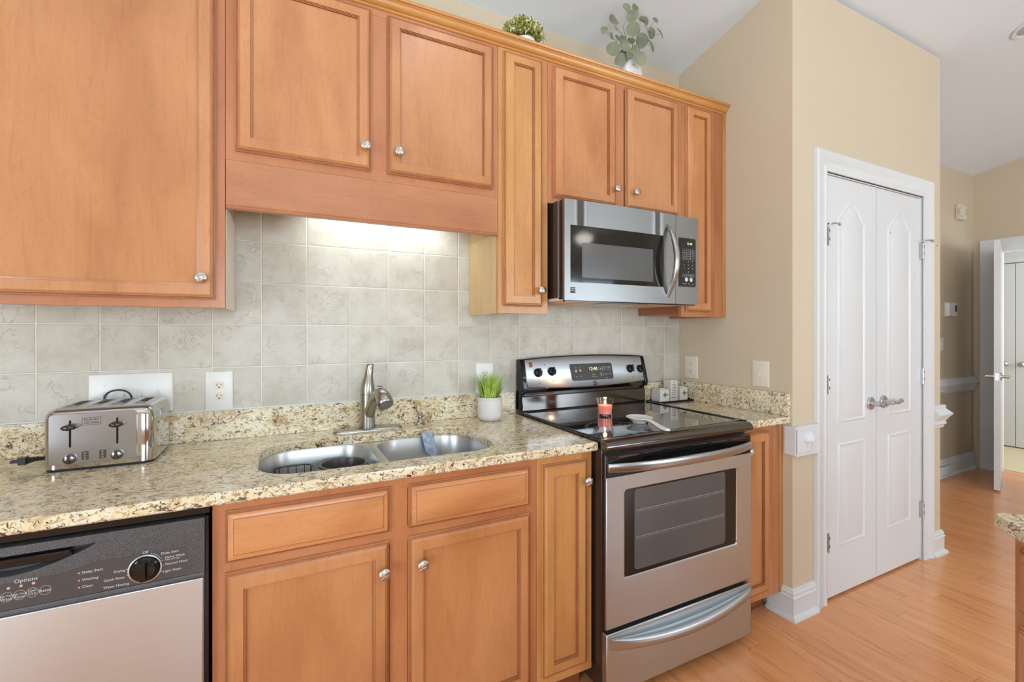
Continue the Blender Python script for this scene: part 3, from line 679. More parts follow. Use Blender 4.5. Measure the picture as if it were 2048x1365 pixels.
for i in range(4):
    x = cx-.0785+i*.0523; b = MB(); b.frame(x-.0165, x+.0165, -.07, .07, x-.0140, x+.0140, -.0675, .0675, 0, -.0015)
    b.xf(Matrix.Translation((0, cy, 1.0845)) @ Matrix.Rotation(-PI/2, 4, 'X')); fin('slot_rim', b, 'chrome', to)
    b = MB(); b.box(x-.0142, x+.0142, cy-.068, cy+.068, 1.0846, 1.0852); fin('bread_slot', b, 'black_plastic', to)
    b = MB()
    for k in range(9): yy = cy-.06+k*.015; b.tube([(x-.009, yy, 1.0855), (x+.009, yy, 1.0855)], .0008, 5)
    fin('slot_wires', b, 'chrome', to)
b = MB(); b.rects(TF+.075, TF+.105, 1.045, 1.060, 0, [(0, 0), (0, .001)]); b.xf(Matrix.Translation((TR_, 0, 0)) @ Matrix.Rotation(PI/2, 4, 'Z')); fin('side_vent', b, 'steel', to)
b = MB(); pts = []
for i in range(25):
    t = i/24; a = PI*t; pts.append((-.475+.028*(-math.cos(a))*1.25, -.034+.004*math.sin(a*2), 1.080+.030*math.sin(a)**.8))
pts = [(-.51, -.026, .95)]+pts+[(-.44, -.026, .95)]
b.tube(pts, .0028, 8)
b.tube([(-.512, -.026, .955), (-.56, -.028, .925), (-.60, -.06, .918), (-.598, -.10, .920), (-.603, -.14, .932), (-.612, -.165, .937)], .0026, 8)
cr = fin('power_cord', b, 'black_plastic', to, smooth=60)
b = MB(); b.tube([(-.610, -.160, .936), (-.622, -.17, .938), (-.640, -.18, .938)], [.0045, .006, .009], 10); b.box(-.655, -.638, -.190, -.172, .928, .948); b.box(-.672, -.655, -.186, -.184, .934, .942); b.box(-.672, -.655, -.178, -.176, .934, .942); fin('plug', b, 'black_plastic', cr)

# ------------------------------------------------------------------ range
RX0, RX1, RF = .993, 1.749, -.682
rg = thing('electric_range', 'stainless steel electric stove with black glass cooktop and one oven door', 'stove', (1.371, -.33, 0))
b = MB(); b.box(RX0+.004, RX1-.004, -.02, -.655, .045, .902); fin('body', b, 'black_brown', rg, bevel=.003)
for x, y in ((RX0+.04, -.60), (RX1-.04, -.60), (RX0+.04, -.08), (RX1-.04, -.08)):
    b = MB(); b.lathe([(.018, 0), (.018, .012), (.010, .014), (.010, .046)], (x, y, 0), 'Z', 16); fin('foot', b, 'black_plastic', rg)
# cooktop frame with rolled front lip
b = MB(); P = [(-.055, .902), (-.655, .890), (-.684, .887), (-.692, .892), (-.694, .902), (-.690, .913), (-.680, .920), (-.660, .9235), (-.645, .9235), (-.640, .9215), (-.075, .9215), (-.068, .926), (-.055, .926)]
b.prism(P, 'X', RX0, RX1); fin('cooktop_frame', b, 'riser', rg, smooth=60, bevel=.002)
b = MB(); b.box(RX0+.012, RX1-.012, -.078, -.638, .9210, .9232); gl = fin('cooktop_glass', b, 'cooktop', rg)
for q in ((RX0, RX0+.011, -.075, -.645, .9215, .9255), (RX1-.011, RX1+.004, -.075, -.66, .9215, .9275)): fin('side_trim', MB().box(*q), 'black_gloss', rg, bevel=.0015)
for (x, y, r) in ((1.175, -.515, .118), (1.150, -.235, .075), (1.565, -.235, .100), (1.575, -.515, .080)):
    b = MB()
    for q in ((r, .0016), (r*.93, .0010)) if r > .11 else ((r, .0012),):
        n = 64; L = []
        for rr_ in (q[0]-q[1], q[0]): L.append([(x+rr_*math.cos(2*PI*k/n), y+rr_*math.sin(2*PI*k/n), .92335) for k in range(n)])
        b.loops(L, True, False, False)
    if r > .11:
        for k in range(260):
            a = rnd.uniform(0, 2*PI); q = r*.85*math.sqrt(rnd.random()); dx = .0012; b.box(x+q*math.cos(a)-dx, x+q*math.cos(a)+dx, y+q*math.sin(a)-dx, y+q*math.sin(a)+dx, .9233, .9234)
    fin('burner_ring', b, 'label_grey', gl, smooth=0)
# back riser and control backguard
b = MB(); b.box(RX0+.006, RX1-.002, -.010, -.062, .9262, .997); fin('rear_riser', b, 'riser', rg, bevel=.004)
b = MB(); b.box(RX0+.010, RX1-.010, -.010, -.045, .997, 1.03); fin('riser_recess', b, 'black_brown', rg)
def bgx(n=24): return [RX0+.022+(RX1-RX0-.044)*i/n for i in range(n+1)]
def topz(x): u = (x-1.371)/.378; return 1.168+.014*(1-u*u)
def botz(x): u = (x-1.371)/.378; return 1.041-.016*(1-u*u)
b = MB(); xs = bgx(); L = []
def fy(z): return -.079+.036*(z-1.03)/.15     # tilted control face
for x in xs:
    zt, zb = topz(x), botz(x)
    L.append([(x, -.010, zt-.004), (x, fy(zt)+.004, zt), (x, fy(zt), zt-.005), (x, fy(zb), zb), (x, -.068, 1.012), (x, -.010, 1.012)])
b.loops(L); bgd = fin('control_backguard', b, 'riser', rg, smooth=40)
b = MB(); L = []
for x in bgx():
    x = RX0+.026+(x-RX0-.022)*(RX1-RX0-.052)/(RX1-RX0-.044); zt, zb = topz(x)-.005, botz(x)+.002
    L.append([(x, fy(zt)-.0002, zt), (x, fy(zt)-.0016, zt-.002), (x, fy(zb)-.0016, zb+.002), (x, fy(zb)-.0002, zb)])
b.loops(L, False, False, False); fin('control_face', b, 'oven_steel', rg, smooth=50)
for s in (0, 1):
    x0, x1 = (RX0+.002, RX0+.0225) if s == 0 else (RX1-.0225, RX1-.002)
    b = MB(); b.prism([(-.008, .93), (-.008, 1.160), (-.020, 1.170), (-.042, 1.168), (-.050, 1.158), (-.083, 1.040), (-.080, 1.012), (-.055, 1.006), (-.055, .93)], 'X', x0, x1); fin('end_cap', b, 'black_gloss', rg, smooth=50, bevel=.003)
tilt = math.atan2(.036, .15)
def ctl(x, z): return Matrix.Translation((x, fy(z)-.0017, z)) @ Matrix.Rotation(-tilt, 4, 'X')
for x, z in ((1.0830, 1.1045), (1.1590, 1.1075), (1.6400, 1.1040), (1.7090, 1.1010)):
    b = MB(); b.lathe([(.0215, 0), (.0215, -.003), (.0195, -.007), (.0175, -.014), (.015, -.0155), (.001, -.0155)], (0, 0, 0), 'Y', 32); b.box(-.0055, .0055, -.013, -.026, -.018, .018); b.xf(ctl(x, z)); k = fin('burner_knob', b, 'black_gloss', rg, bevel=.001)
    b = MB()
    for j in range(9):
        a = PI*.75+j*PI*.17; b.lathe([(.0013, 0), (.0013, -.0004)], (.0195*math.cos(a), -.0052, .0195*math.sin(a)), 'Y', 6)
    b.box(-.0006, .0006, 0, -.0005, .023, .030); b.xf(ctl(x, z)); fin('knob_marks', b, 'label_white' , k, smooth=0)
b = MB(); z0 = 1.096
b.prism([(-.128, .044), (.118, .044), (.127, .036), (.127, -.032), (.118, -.040), (-.118, -.040), (-.127, -.034), (-.132, .036)], 'Y', 0, -.0012); b.xf(ctl(1.396, z0)); dp = fin('oven_display', b, 'panel_grey', rg)
b = MB(); text_mb(b, '12:40', .024, .006, -.0015, .016, 'CENTER', .0002); b.xf(ctl(1.396, z0)); fin('clock_digits', b, 'led', dp, smooth=0)
b = MB()
for tx, x, z, s in (('oven', -.098, .024, .006), ('off', -.072, .024, .006), ('clean', -.098, -.020, .006), ('bake', -.072, -.018, .006), ('• on', .0, -.005, .006), ('• preheat', .004, -.014, .006), ('• door locked', .008, -.023, .006), ('HR', .078, .017, .008), ('MIN', .103, .017, .008), ('START', .082, -.014, .006), ('Broil', .106, -.012, .006), ('Lock', .084, -.032, .006), ('▲', .052, .015, .009), ('▼', .054, -.014, .009)):
    text_mb(b, tx, s, x, -.0014, z, 'CENTER', .0002)
for (x, z, w2, h2) in ((.052, .015, .022, .016), (.090, .016, .052, .018), (.056, -.014, .022, .016)): b.frame(x-w2/2, x+w2/2, z-h2/2, z+h2/2, x-w2/2+.0006, x+w2/2-.0006, z-h2/2+.0006, z+h2/2-.0006, -.0012, -.0015)
for x, z in ((-.098, .008), (-.072, .010)): b.lathe([(.0065, -.0012), (.0065, -.0015), (.0050, -.0015)], (x, 0, z), 'Y', 20, True, False)
b.xf(ctl(1.396, z0)); fin('display_print', b, 'label_white', dp, smooth=0)
def emblem(mb, s):
    """small black square mark: bar, bar and slanted strokes"""
    mb.prism([(-s*.5, s*.5), (s*.5, s*.5), (s*.5, s*.33), (-s*.5, s*.33)], 'Y', 0, -.0008)
    mb.prism([(-s*.5, s*.2), (s*.5, s*.2), (s*.28, s*.02), (-s*.05, s*.10), (-s*.5, -s*.05)], 'Y', 0, -.0008)
    mb.prism([(s*.5, s*.10), (s*.5, -s*.14), (-s*.1, -s*.14)], 'Y', 0, -.0008)
    mb.prism([(-s*.5, -s*.16), (-s*.15, -s*.10), (0, -s*.28), (s*.12, -s*.14), (s*.30, -s*.30), (s*.5, -s*.24), (s*.5, -s*.55), (-s*.5, -s*.55)], 'Y', 0, -.0008)
    return mb
fin('maker_emblem', emblem(MB(), .023).xf(Matrix.Translation((0, -.0008, 0)) @ ctl(1.402, 1.0415)), 'ink', rg, smooth=0)
b = MB(); b.box(-.009, .009, 0, -.0006, -.012, .012); b.xf(ctl(1.0480, 1.1430)); fin('warranty_sticker', b, plain('sticker_brown', (.22, .09, .05), .4), rg)
b = MB()
for x, z in ((1.122, 1.142), (1.085, 1.058), (1.160, 1.062), (1.675, 1.142), (1.650, 1.062), (1.712, 1.060)):
    k = b.mark(); b.box(-.0045, .0045, 0, -.0003, -.001, .001); b.box(-.001, .001, 0, -.0003, -.005, .001); 
    b.bm.verts.ensure_lookup_table(); mt = ctl(x, z)
    for vv in b.bm.verts[k:]: vv.co = mt @ vv.co
fin('control_marks', b, 'panel_grey', rg, smooth=0)
# oven door
od = bpy.data.objects.new('oven_door', None); col.objects.link(od); od.parent = rg; WLOC[od.name] = WLOC[rg.name]
b = MB(); b.box(RX0+.002, RX1-.002, -.656, RF+.004, .268, .874); fin('door_core', b, 'black_brown', od, bevel=.003)
WX0, WX1, WZ0, WZ1 = 1.074, 1.656, .437, .745
b = MB(); b.frame(RX0+.002, RX1-.002, .272, .796, WX0, WX1, WZ0, WZ1, RF+.006, RF-.0025); fin('steel_face', b, 'oven_steel', od, bevel=.003)
b = MB(); b.box(RX0+.004, RX1-.004, RF+.006, RF-.001, .797, .872); ts = fin('top_strip', b, 'black_gloss', od, bevel=.003)
b = MB()
for i in range(6):
    x = 1.05+i*.115; b.box(x, x+.09, RF-.0008, RF-.0022, .860, .866)
for i in range(5): x = 1.16+i*.09; b.box(x, x+.07, RF-.0008, RF-.0022, .846, .851)
fin('vent_slots', b, 'riser', od)
b = MB(); b.prism(rrect((WX0+WX1)/2, (WZ0+WZ1)/2, WX1-WX0+.004, WZ1-WZ0+.004, .012, 5), 'Y', RF+.007, RF+.0005); fin('window_glass', b, 'oven_glass', od)
b = MB(); b.prism(rrect(1.357, .595, .470, .287, .014, 5), 'Y', RF+.0008, RF+.0001); iw = fin('inner_window', b, 'oven_inner', od)
b = MB()
for z in (.662, .566): b.box(1.128, 1.585, RF+.0001, RF-.0002, z, z+.0022)
for z in (.656, .560): b.box(1.128, 1.585, RF+.0001, RF-.00015, z, z+.0008)
fin('rack_lines', b, 'label_grey', iw, smooth=0)
b = MB(); b.loops([[(p[0], RF-.001, p[1]) for p in rrect((WX0+WX1)/2, (WZ0+WZ1)/2, WX1-WX0+.006, WZ1-WZ0+.006, .014, 5)], [(p[0], RF-.0042, p[1]) for p in rrect((WX0+WX1)/2, (WZ0+WZ1)/2, WX1-WX0+.003, WZ1-WZ0+.003, .013, 5)], [(p[0], RF-.001, p[1]) for p in rrect((WX0+WX1)/2, (WZ0+WZ1)/2, WX1-WX0-.002, WZ1-WZ0-.002, .012, 5)]], True, False, False); fin('window_trim', b, 'chrome', od, smooth=60)
def bar(mb, x0, x1, z, h, out, sag=0.0, th=.012, n=28, y0=RF):
    L = []
    for i in range(n+1):
        t = i/n; u = 2*t-1; x = x0+(x1-x0)*t; k = 1-abs(u)**2.6; y = y0-.004-out*k; zz = z-sag*(1-u*u)
        hh = h*(.88+.12*k)
        L.append([(x, y+th*.5, zz-hh*.5), (x, y-th*.25, zz-hh*.5), (x, y-th*.5, zz-hh*.35), (x, y-th*.5, zz+hh*.35), (x, y-th*.25, zz+hh*.5), (x, y+th*.5, zz+hh*.5)])
    return mb.loops(L)
fin('handle', bar(MB(), 1.000, 1.742, .8310, .034, .050), 'steel', od, smooth=50, bevel=.0015)
sdw = bpy.data.objects.new('storage_drawer', None); col.objects.link(sdw); sdw.parent = rg; WLOC[sdw.name] = WLOC[rg.name]
b = MB(); b.box(RX0+.004, RX1-.002, -.656, RF-.002, .040, .255); fin('drawer_front', b, 'oven_steel', sdw, bevel=.004)
b = MB(); L = []; n = 30
for i in range(n+1):
    t = i/n; u = 2*t-1; x = 1.012+.728*t; k = 1-u*u; zz = .222-.030*k; o_ = .004+.034*k**.7; hh = .019+.004*k
    L.append([(x, RF, zz-hh), (x, RF-.004-o_*.55, zz-hh), (x, RF-.004-o_, zz-hh*.5), (x, RF-.004-o_, zz+hh*.7), (x, RF-.004-o_*.8, zz+hh), (x, RF-.003-o_*.35, zz+hh*1.05), (x, RF, zz+hh*.8)])
b.loops(L); fin('handle', b, 'oven_steel', sdw, smooth=60)

# candle, spoon rest
cn = thing('candle', 'lit pink candle in a flared glass on the black cooktop', 'candle', (1.2975, -.292, .9234))
CC = (1.2975, -.292, .9235)
b = MB(); b.lathe([(.001, 0), (.030, 0), (.0315, .002), (.0305, .008), (.0330, .045), (.0395, .076), (.0380, .0765), (.0318, .045), (.0292, .009), (.001, .007)], CC, 'Z', 40, False, False); fin('glass_cup', b, 'glass', cn, smooth=60)
b = MB(); b.lathe([(.001, .0074), (.0285, .0092), (.0308, .036), (.0316, .046), (.031, .0470), (.001, .0460)], CC, 'Z', 36); fin('wax', b, 'wax', cn, smooth=50)
b = MB(); b.tube([(CC[0], CC[1], CC[2]+.045), (CC[0], CC[1], CC[2]+.052)], .0007, 6); fin('wick', b, 'ink', cn)
b = MB(); b.lathe([(.0008, .050), (.0032, .053), (.0042, .057), (.0032, .063), (.0014, .069), (.0003, .073)], CC, 'Z', 14); fin('flame', b, 'flame', cn)
pl_ = point('candle_glow', (CC[0], CC[1], CC[2]+.085), .4, (1, .55, .25), .008)
sr = thing('spoon_rest', 'white ceramic spoon rest with a long handle on the black cooktop', 'spoon rest', (1.315, -.485, .9234))
b = MB(); L = []; c0 = Vector((1.318, -.490)); dr = Vector((-.018, -.17)).normalized()
dr = Vector((1.300, -.655))-Vector((1.318, -.490)); dr.normalize(); pr = Vector((-dr.y, dr.x))
def sp(a, q, z): v_ = c0+dr*a+pr*q; return (v_.x, v_.y, z)
Z0 = .9236
def disc(r, z, e=1.12): return [sp(-r*e*math.cos(t), r*math.sin(t), z) for t in [2*PI*k/40 for k in range(40)]]
b.loops([disc(.026, Z0, 1), disc(.028, Z0+.003, 1), disc(.031, Z0+.010, 1.02), disc(.050, Z0+.0215), disc(.052, Z0+.024), disc(.050, Z0+.0255), disc(.042, Z0+.021), disc(.03, Z0+.018), disc(.004, Z0+.017)]); fin('bowl', b, 'ceramic', sr, smooth=60)
b = MB(); L = []
for a, w2, z in ((.040, .016, .0225), (.062, .0135, .0225), (.085, .0115, .0205), (.115, .0125, .0140), (.145, .0160, .0085), (.165, .0165, .0070), (.178, .0110, .0072), (.182, .0040, .0078)):
    L.append([sp(a, -w2, Z0+z), sp(a, -w2*.8, Z0+z-.004), sp(a, w2*.8, Z0+z-.004), sp(a, w2, Z0+z), sp(a, w2*.75, Z0+z+.0026), sp(a, -w2*.75, Z0+z+.0026)])
b.loops(L); fin('handle', b, 'ceramic', sr, smooth=60)

# tray with three boxes
b = MB(); tc_ = [(1.782, -.030), (1.800, -.118), (2.040, -.112), (2.046, -.028)]
b.box(1.790, 2.043, -.028, -.122, .9142, .918); b.frame(1.790, 2.043, -.122, -.028, 1.795, 2.038, -.117, -.033, 0, .009)
b2 = MB(); b2.box(1.786, 2.043, -.026, -.124, .9143, .9185)
for x0, x1, y0, y1 in ((1.786, 2.043, -.119, -.124), (1.786, 2.043, -.026, -.031), (1.786, 1.791, -.031, -.119), (2.038, 2.043, -.031, -.119)): b2.box(x0, x1, y0, y1, .9185, .925)
b.bm.free(); fin('tray', b2, 'black_gloss', label='flat black tray on granite corner counter holding three white boxes', cat='tray', bevel=.0015)
def cross(mb, cx, cz0, s, y):
    for a in range(4):
        an = a*PI/2; d = 1.55 if a == 3 else 1.0
        pts = [(-.18*s, 0), (-.33*s, .45*s*d), (0, .80*s*d), (.33*s, .45*s*d), (.18*s, 0)]
        mb.prism([(cx+p*math.cos(an)-q*math.sin(an), cz0+p*math.sin(an)+q*math.cos(an)) for p, q in pts], 'Y', y, y-.0006)
for (x0, x1, yb, yf, h, lab, knd) in ((1.812, 1.878, -.040, -.104, .068, 'squat white box with an olive cross at the stove end of the tray', 0), (1.897, 1.950, -.042, -.095, .115, 'tall white lettered box with reed sticks in the middle of the tray', 1), (1.966, 2.022, -.042, -.098, .070, 'squat white box with a brown cross nearest the beige wall', 2)):
    t = thing('diffuser_box' if knd == 1 else 'decorative_box', lab, 'box', ((x0+x1)/2, (yb+yf)/2, .9187), 'white boxes on the black tray')
    fin('body', MB().box(x0, x1, yb, yf, .9187, .9187+h), 'tin', t, bevel=.0015)
    xm = (x0+x1)/2; b = MB()
    if knd != 1:
        cross(b, xm+.002, .9187+h*.56, .021, yf-.0002); fin('cross_print', b, 'olive_print', t, smooth=0)
        b = MB(); b.box(xm-.018, xm+.018, (yb+yf)/2-.018, (yb+yf)/2+.018, .9187+h, .9187+h+.005); fin('lid', b, 'tin', t, bevel=.001)
    else:
        for tx, s, z in (('live', .016, .088), ('laugh', .013, .074), ('love', .015, .060), ('give thanks', .0075, .048), ('always', .011, .037), ('PRAY', .017, .018)): text_mb(b, tx, s, xm, yf-.0004, .9187+z, 'CENTER', .0002)
        fin('lettering', b, 'ink', t, smooth=0)
        b = MB(); cross(b, xm, .9187+.104, .006, yf-.0002); fin('small_cross', b, 'olive_print', t, smooth=0)
        for q, (dx, dy) in enumerate(((-.030, .012), (-.046, .004))):
            b = MB(); b.tube([(xm-.006, -.068, 1.030), (xm-.006+dx*.9, -.068+dy, 1.1035)], .0015, 8); fin('reed', b, 'cream', t)

# ------------------------------------------------------------------ microwave
MX0, MX1, MF = 1.003, 1.747, -.412
mw = thing('microwave', 'stainless over-the-range microwave with dark window and curved vertical handle', 'microwave', (1.374, -.2, 1.42))
b = MB(); b.box(MX0, MX1, -.008, -.362, 1.436, 1.832); fin('case', b, 'black_brown', mw, bevel=.001)
b = MB(); b.box(MX0-.0015, MX0+.01, -.362, -.367, 1.436, 1.830); fin('case_seam', b, 'steel_light', mw)
b = MB(); b.box(MX0+.002, 1.606, -.367, -.395, 1.430, 1.829); dc = fin('door_core', b, 'black_brown', mw)
def mface(mb, x0, x1, z0, z1, hole=None, th=.014):
    """slightly bowed front"""
    def y(x): u = (x-1.375)/.372; return MF-.010*(1-u*u)
    n = 16; xs = [x0+(x1-x0)*i/n for i in range(n+1)]
    if hole:
        hx0, hx1, hz0, hz1 = hole; xs = sorted(set([round(q, 5) for q in xs if abs(q-hx0) > .01 and abs(q-hx1) > .01]+[hx0, hx1]))
    for a, c in zip(xs, xs[1:]):
        m_ = (a+c)/2
        for zz0, zz1 in (((z0, hole[2]), (hole[3], z1)) if hole and hole[0] < m_ < hole[1] else ((z0, z1),)):
            L = [[(q, y(q)+th, zz0), (q, y(q), zz0), (q, y(q), zz1), (q, y(q)+th, zz1)] for q in (a, c)]
            mb.loops(L, True, a == xs[0] or bool(hole), c == xs[-1] or bool(hole))
    bmesh.ops.remove_doubles(mb.bm, verts=mb.bm.verts, dist=.00005)
    return mb
HW = (1.030, 1.522, 1.4975, 1.7265)
fin('door_face', mface(MB(), MX0, 1.5965, 1.425, 1.8285, HW), 'mw_steel', mw, smooth=30)
b = MB(); mface(b, HW[0]-.001, HW[1]+.001, HW[2]-.001, HW[3]+.001, None, .008); b.xf(Matrix.Translation((0, .004, 0))); wd = fin('window_glass', b, 'mw_glass', mw, smooth=30)
b = MB(); mface(b, 1.087, 1.462, 1.518, 1.660, None, .004); b.xf(Matrix.Translation((0, .0036, 0))); fin('mesh_screen', b, 'mw_inner', wd, smooth=30)
fin('control_face', mface(MB(), 1.5985, MX1, 1.425, 1.8285, None), 'mw_steel', mw, smooth=30)
def my(x): u = (x-1.375)/.372; return MF-.010*(1-u*u)
b = MB(); b.prism(rrect(1.6665, 1.617, .117, .222, .008, 5), 'Y', my(1.72), my(1.72)-.0045); kp = fin('keypad_panel', b, 'mw_glass', mw)
b = MB(); yk = my(1.72)-.0046
b.loops([[(p[0], yk+.001, p[1]) for p in rrect(1.6665, 1.617, .120, .225, .0095, 5)], [(p[0], yk-.0012, p[1]) for p in rrect(1.6665, 1.617, .118, .223, .0085, 5)], [(p[0], yk+.001, p[1]) for p in rrect(1.6665, 1.617, .116, .221, .008, 5)]], True, False, False); fin('keypad_trim', b, 'steel_light', mw)
b = MB(); text_mb(b, '12:40', .015, 1.684, yk-.0003, 1.7035, 'CENTER', .0001); fin('clock_digits', b, 'led', kp, smooth=0)
b = MB()
for r in range(3):
    for c in range(3):
        x = 1.650+c*.026; z = 1.6705-r*.0165
        b.frame(x-.012, x+.012, z-.0075, z+.0075, x-.0115, x+.0115, z-.007, z+.007, yk, yk-.0003)
        text_mb(b, [['Pop', 'Plus', 'Time'], ['Pizza', 'Potato', 'Veg'], ['Reheat', 'Frozen', 'Bev']][r][c], .0058, x, yk-.0003, z, 'CENTER', .0001)
for r, row in enumerate(('123', '456', '789', ' 0 ')):
    for c, ch in enumerate(row):
        if ch != ' ': text_mb(b, ch, .010, 1.650+c*.026, yk-.0003, 1.622-r*.0162, 'CENTER', .0001)
for c, tx in enumerate(('Timer', 'Clock', 'Power')):
    x = 1.650+c*.026; b.frame(x-.012, x+.012, 1.5505, 1.5635, x-.0115, x+.0115, 1.551, 1.563, yk, yk-.0003); text_mb(b, tx, .0055, x, yk-.0003, 1.557, 'CENTER', .0001)
for x, tx in ((1.664, 'Start'), (1.694, 'Stop')):
    b.lathe([(.0098, yk), (.0098, yk-.0003), (.0090, yk-.0003)], (x, 0, 1.5385), 'Y', 24, True, False); text_mb(b, tx, .0062, x, yk-.0003, 1.5385, 'CENTER', .0001)
for x, tx in ((1.650, 'Turntable'), (1.680, 'Vent'), (1.706, 'Light')): text_mb(b, tx, .0055, x, yk-.0003, 1.519, 'CENTER', .0001)
fin('key_labels', b, 'label_white', kp, smooth=0)
b = MB(); L = []; n = 26
for i in range(n+1):
    t = i/n; u = 2*t-1; k = 1-u*u; z = 1.452+.329*t; x = 1.5455; y = my(1.55)+.002-.058*k; hw = .006+.008*k
    L.append([(x-hw, y+.006, z), (x-hw, y-.004, z), (x-hw*.6, y-.009, z), (x+hw*.6, y-.009, z), (x+hw, y-.004, z), (x+hw, y+.006, z)])
b.loops(L); fin('handle', b, 'steel', mw, smooth=50)
fin('maker_emblem', emblem(MB(), .022).xf(Matrix.Translation((1.0418, my(1.055)-.0006, 1.4660))), 'ink', mw, smooth=0)
b = MB(); b.box(MX0+.002, MX1-.002, -.012, -.385, 1.425, 1.436); un = fin('underside', b, 'white_side', mw)
for x0, x1 in ((1.03, 1.17), (1.58, 1.72)):
    b = MB(); b.box(x0, x1, -.10, -.30, 1.4225, 1.4252); 
    for i in range(12): yy = -.11-i*.016; b.box(x0+.008, x1-.008, yy, yy-.003, 1.4215, 1.4226)
    fin('grease_filter', b, 'crown_wood', un)
b = MB(); b.box(1.25, 1.50, -.27, -.35, 1.4200, 1.4252); fin('light_cover', b, 'steel', un, bevel=.002)
b = MB(); b.box(MX0+.01, MX1-.01, -.385, -.403, 1.421, 1.4265); fin('bottom_trim', b, 'black_brown', mw)

# ------------------------------------------------------------------ dishwasher
DWx0, DWx1, DY = -.758, -.1555, -.635
dw = thing('dishwasher', 'stainless dishwasher with speckled black control panel under the granite counter', 'dishwasher', (-.457, -.33, 0))
fin('tub', MB().box(DWx0+.004, DWx1-.003, -.02, -.585, .10, .876), 'black_plastic', dw)
b = MB(); b.box(DWx0, DWx1+.001, -.58, DY+.010, .862, .8815); fin('top_rail', b, 'black_gloss', dw, bevel=.002)
b = MB(); b.box(DWx0+.004, DWx1-.0095, -.586, DY-.002, .11, .716); fin('door_skin', b, 'steel_light', dw, bevel=.004)
b = MB(); b.box(DWx1-.0095, DWx1-.001, -.586, DY+.006, .11, .858); fin('door_edge', b, 'black_gloss', dw)
b = MB(); zt, zb = .8575, .7185
# control panel with curved pocket: polygon ring around an arc-shaped recess
pk = []
pcx_, hw_ = -.502, .141
for i in range(21):
    t = i/20; u = -1+2*t; pk.append((pcx_+hw_*u, .8395-.0*abs(u)))
for i in range(1, 20):
    t = i/20; u = 1-2*t; pk.append((pcx_+hw_*u, .8375-.040*(1-abs(u)**1.7)))
def ringfill2(outer, inner):
    cx = sum(p[0] for p in inner)/len(inner); cy = .822; x0, x1, y0, y1 = outer; o = []
    for p in inner:
        dx, dy = p[0]-cx, p[1]-cy
        t = min([((x1-cx)/dx if dx > 0 else (x0-cx)/dx) if abs(dx) > 1e-6 else 1e9, ((y1-cy)/dy if dy > 0 else (y0-cy)/dy) if abs(dy) > 1e-6 else 1e9]); o.append([cx+dx*t, cy+dy*t])
    for c_ in ((x0, y0), (x1, y0), (x1, y1), (x0, y1)):
        k = min(range(len(o)), key=lambda i: (o[i][0]-c_[0])**2+(o[i][1]-c_[1])**2); o[k] = list(c_)
    return o
oo = ringfill2((DWx0+.002, DWx1-.008, zb, zt), pk)
Y3 = lambda pts, y: [(p[0], y, p[1]) for p in pts]
b.loops([Y3(oo, -.588), Y3(oo, DY-.004), Y3(pk, DY-.004), Y3([(pcx_+(p[0]-pcx_)*.97, .825+(p[1]-.825)*.9) for p in pk], DY+.022)], True, False, True)
cp = fin('control_panel', b, 'speckle', dw, smooth=30)
b = MB(); b.box(-.62, -.405, DY+.012, DY-.0045, .824, .8325); b.box(-.62, -.405, DY+.014, DY+.004, .812, .824); fin('latch', b, 'black_gloss', dw, bevel=.001)
b = MB(); b.box(-.505, -.492, DY-.003, DY-.0075, .825, .832) ; b.bm.free()
b = MB(); b.prism([(DWx0+.01, .731), (-.199, .731), (-.199, .797), (-.36, .797), (-.42, .786), (-.50, .784), (DWx0+.01, .784)], 'Y', DY-.0035, DY-.0046); ov_ = fin('overlay', b, 'panel_grey', cp, smooth=0)
DCX, DCZ = -.2760, .7630
b = MB(); b.lathe([(.0315, 0), (.0315, -.003), (.0285, -.0035), (.0280, -.0015)], (DCX, DY-.0044, DCZ), 'Y', 48, True, False); fin('dial_ring', b, 'steel', dw)
b = MB(); b.lathe([(.0275, 0), (.0270, -.006), (.0215, -.009), (.0205, -.013), (.001, -.014)], (DCX, DY-.0046, DCZ), 'Y', 40)
L = [(-.0065, -.021), (.0065, -.021), (.0058, .022), (-.0058, .022)]
b.loops([[(DCX+p, DY-.0185, DCZ+q) for p, q in L], [(DCX+p*.8, DY-.030, DCZ+q*.95) for p, q in L]])
fin('dial_knob', b, 'black_gloss', dw, bevel=.001)
b = MB(); yy = DY-.0049
for tx, s, x, z, al in (('Options', .0110, -.4740, .7850, 'CENTER'), ('Reset', .0078, -.4445, .7560, 'CENTER'), ('Heat', .0062, -.4645, .7605, 'CENTER'), ('Dry', .0078, -.4645, .7545, 'CENTER'), ('High-Temp', .0052, -.4838, .7585, 'CENTER'), ('Rinse', .0074, -.4838, .7525, 'CENTER'), ('High-Temp', .0052, -.5035, .7585, 'CENTER'), ('Wash', .0078, -.5035, .7520, 'CENTER')):
    text_mb(b, tx, s, x, yy, z, al, .0001)
for x in (-.4445, -.4645, -.4838, -.5035, -.523):
    L = []
    for rx, rz in ((.0094, .0098), (.0089, .0093)): L.append([(x+rx*math.cos(2*PI*k/32), yy, .7565+rz*math.sin(2*PI*k/32)) for k in range(32)])
    b.loops(L, True, False, False)
fin('options_print', b, 'label_white', ov_, smooth=0)
b = MB()
for tx, s, x, z, al in (('Delay Start', .0078, -.3855, .7790, 'LEFT'), ('Washing', .0078, -.3855, .7630, 'LEFT'), ('Clean', .0078, -.3855, .7480, 'LEFT')):
    text_mb(b, tx, s, x, yy, z, al, .0001)
fin('status_print', b, 'label_white', ov_, smooth=0)
b = MB()
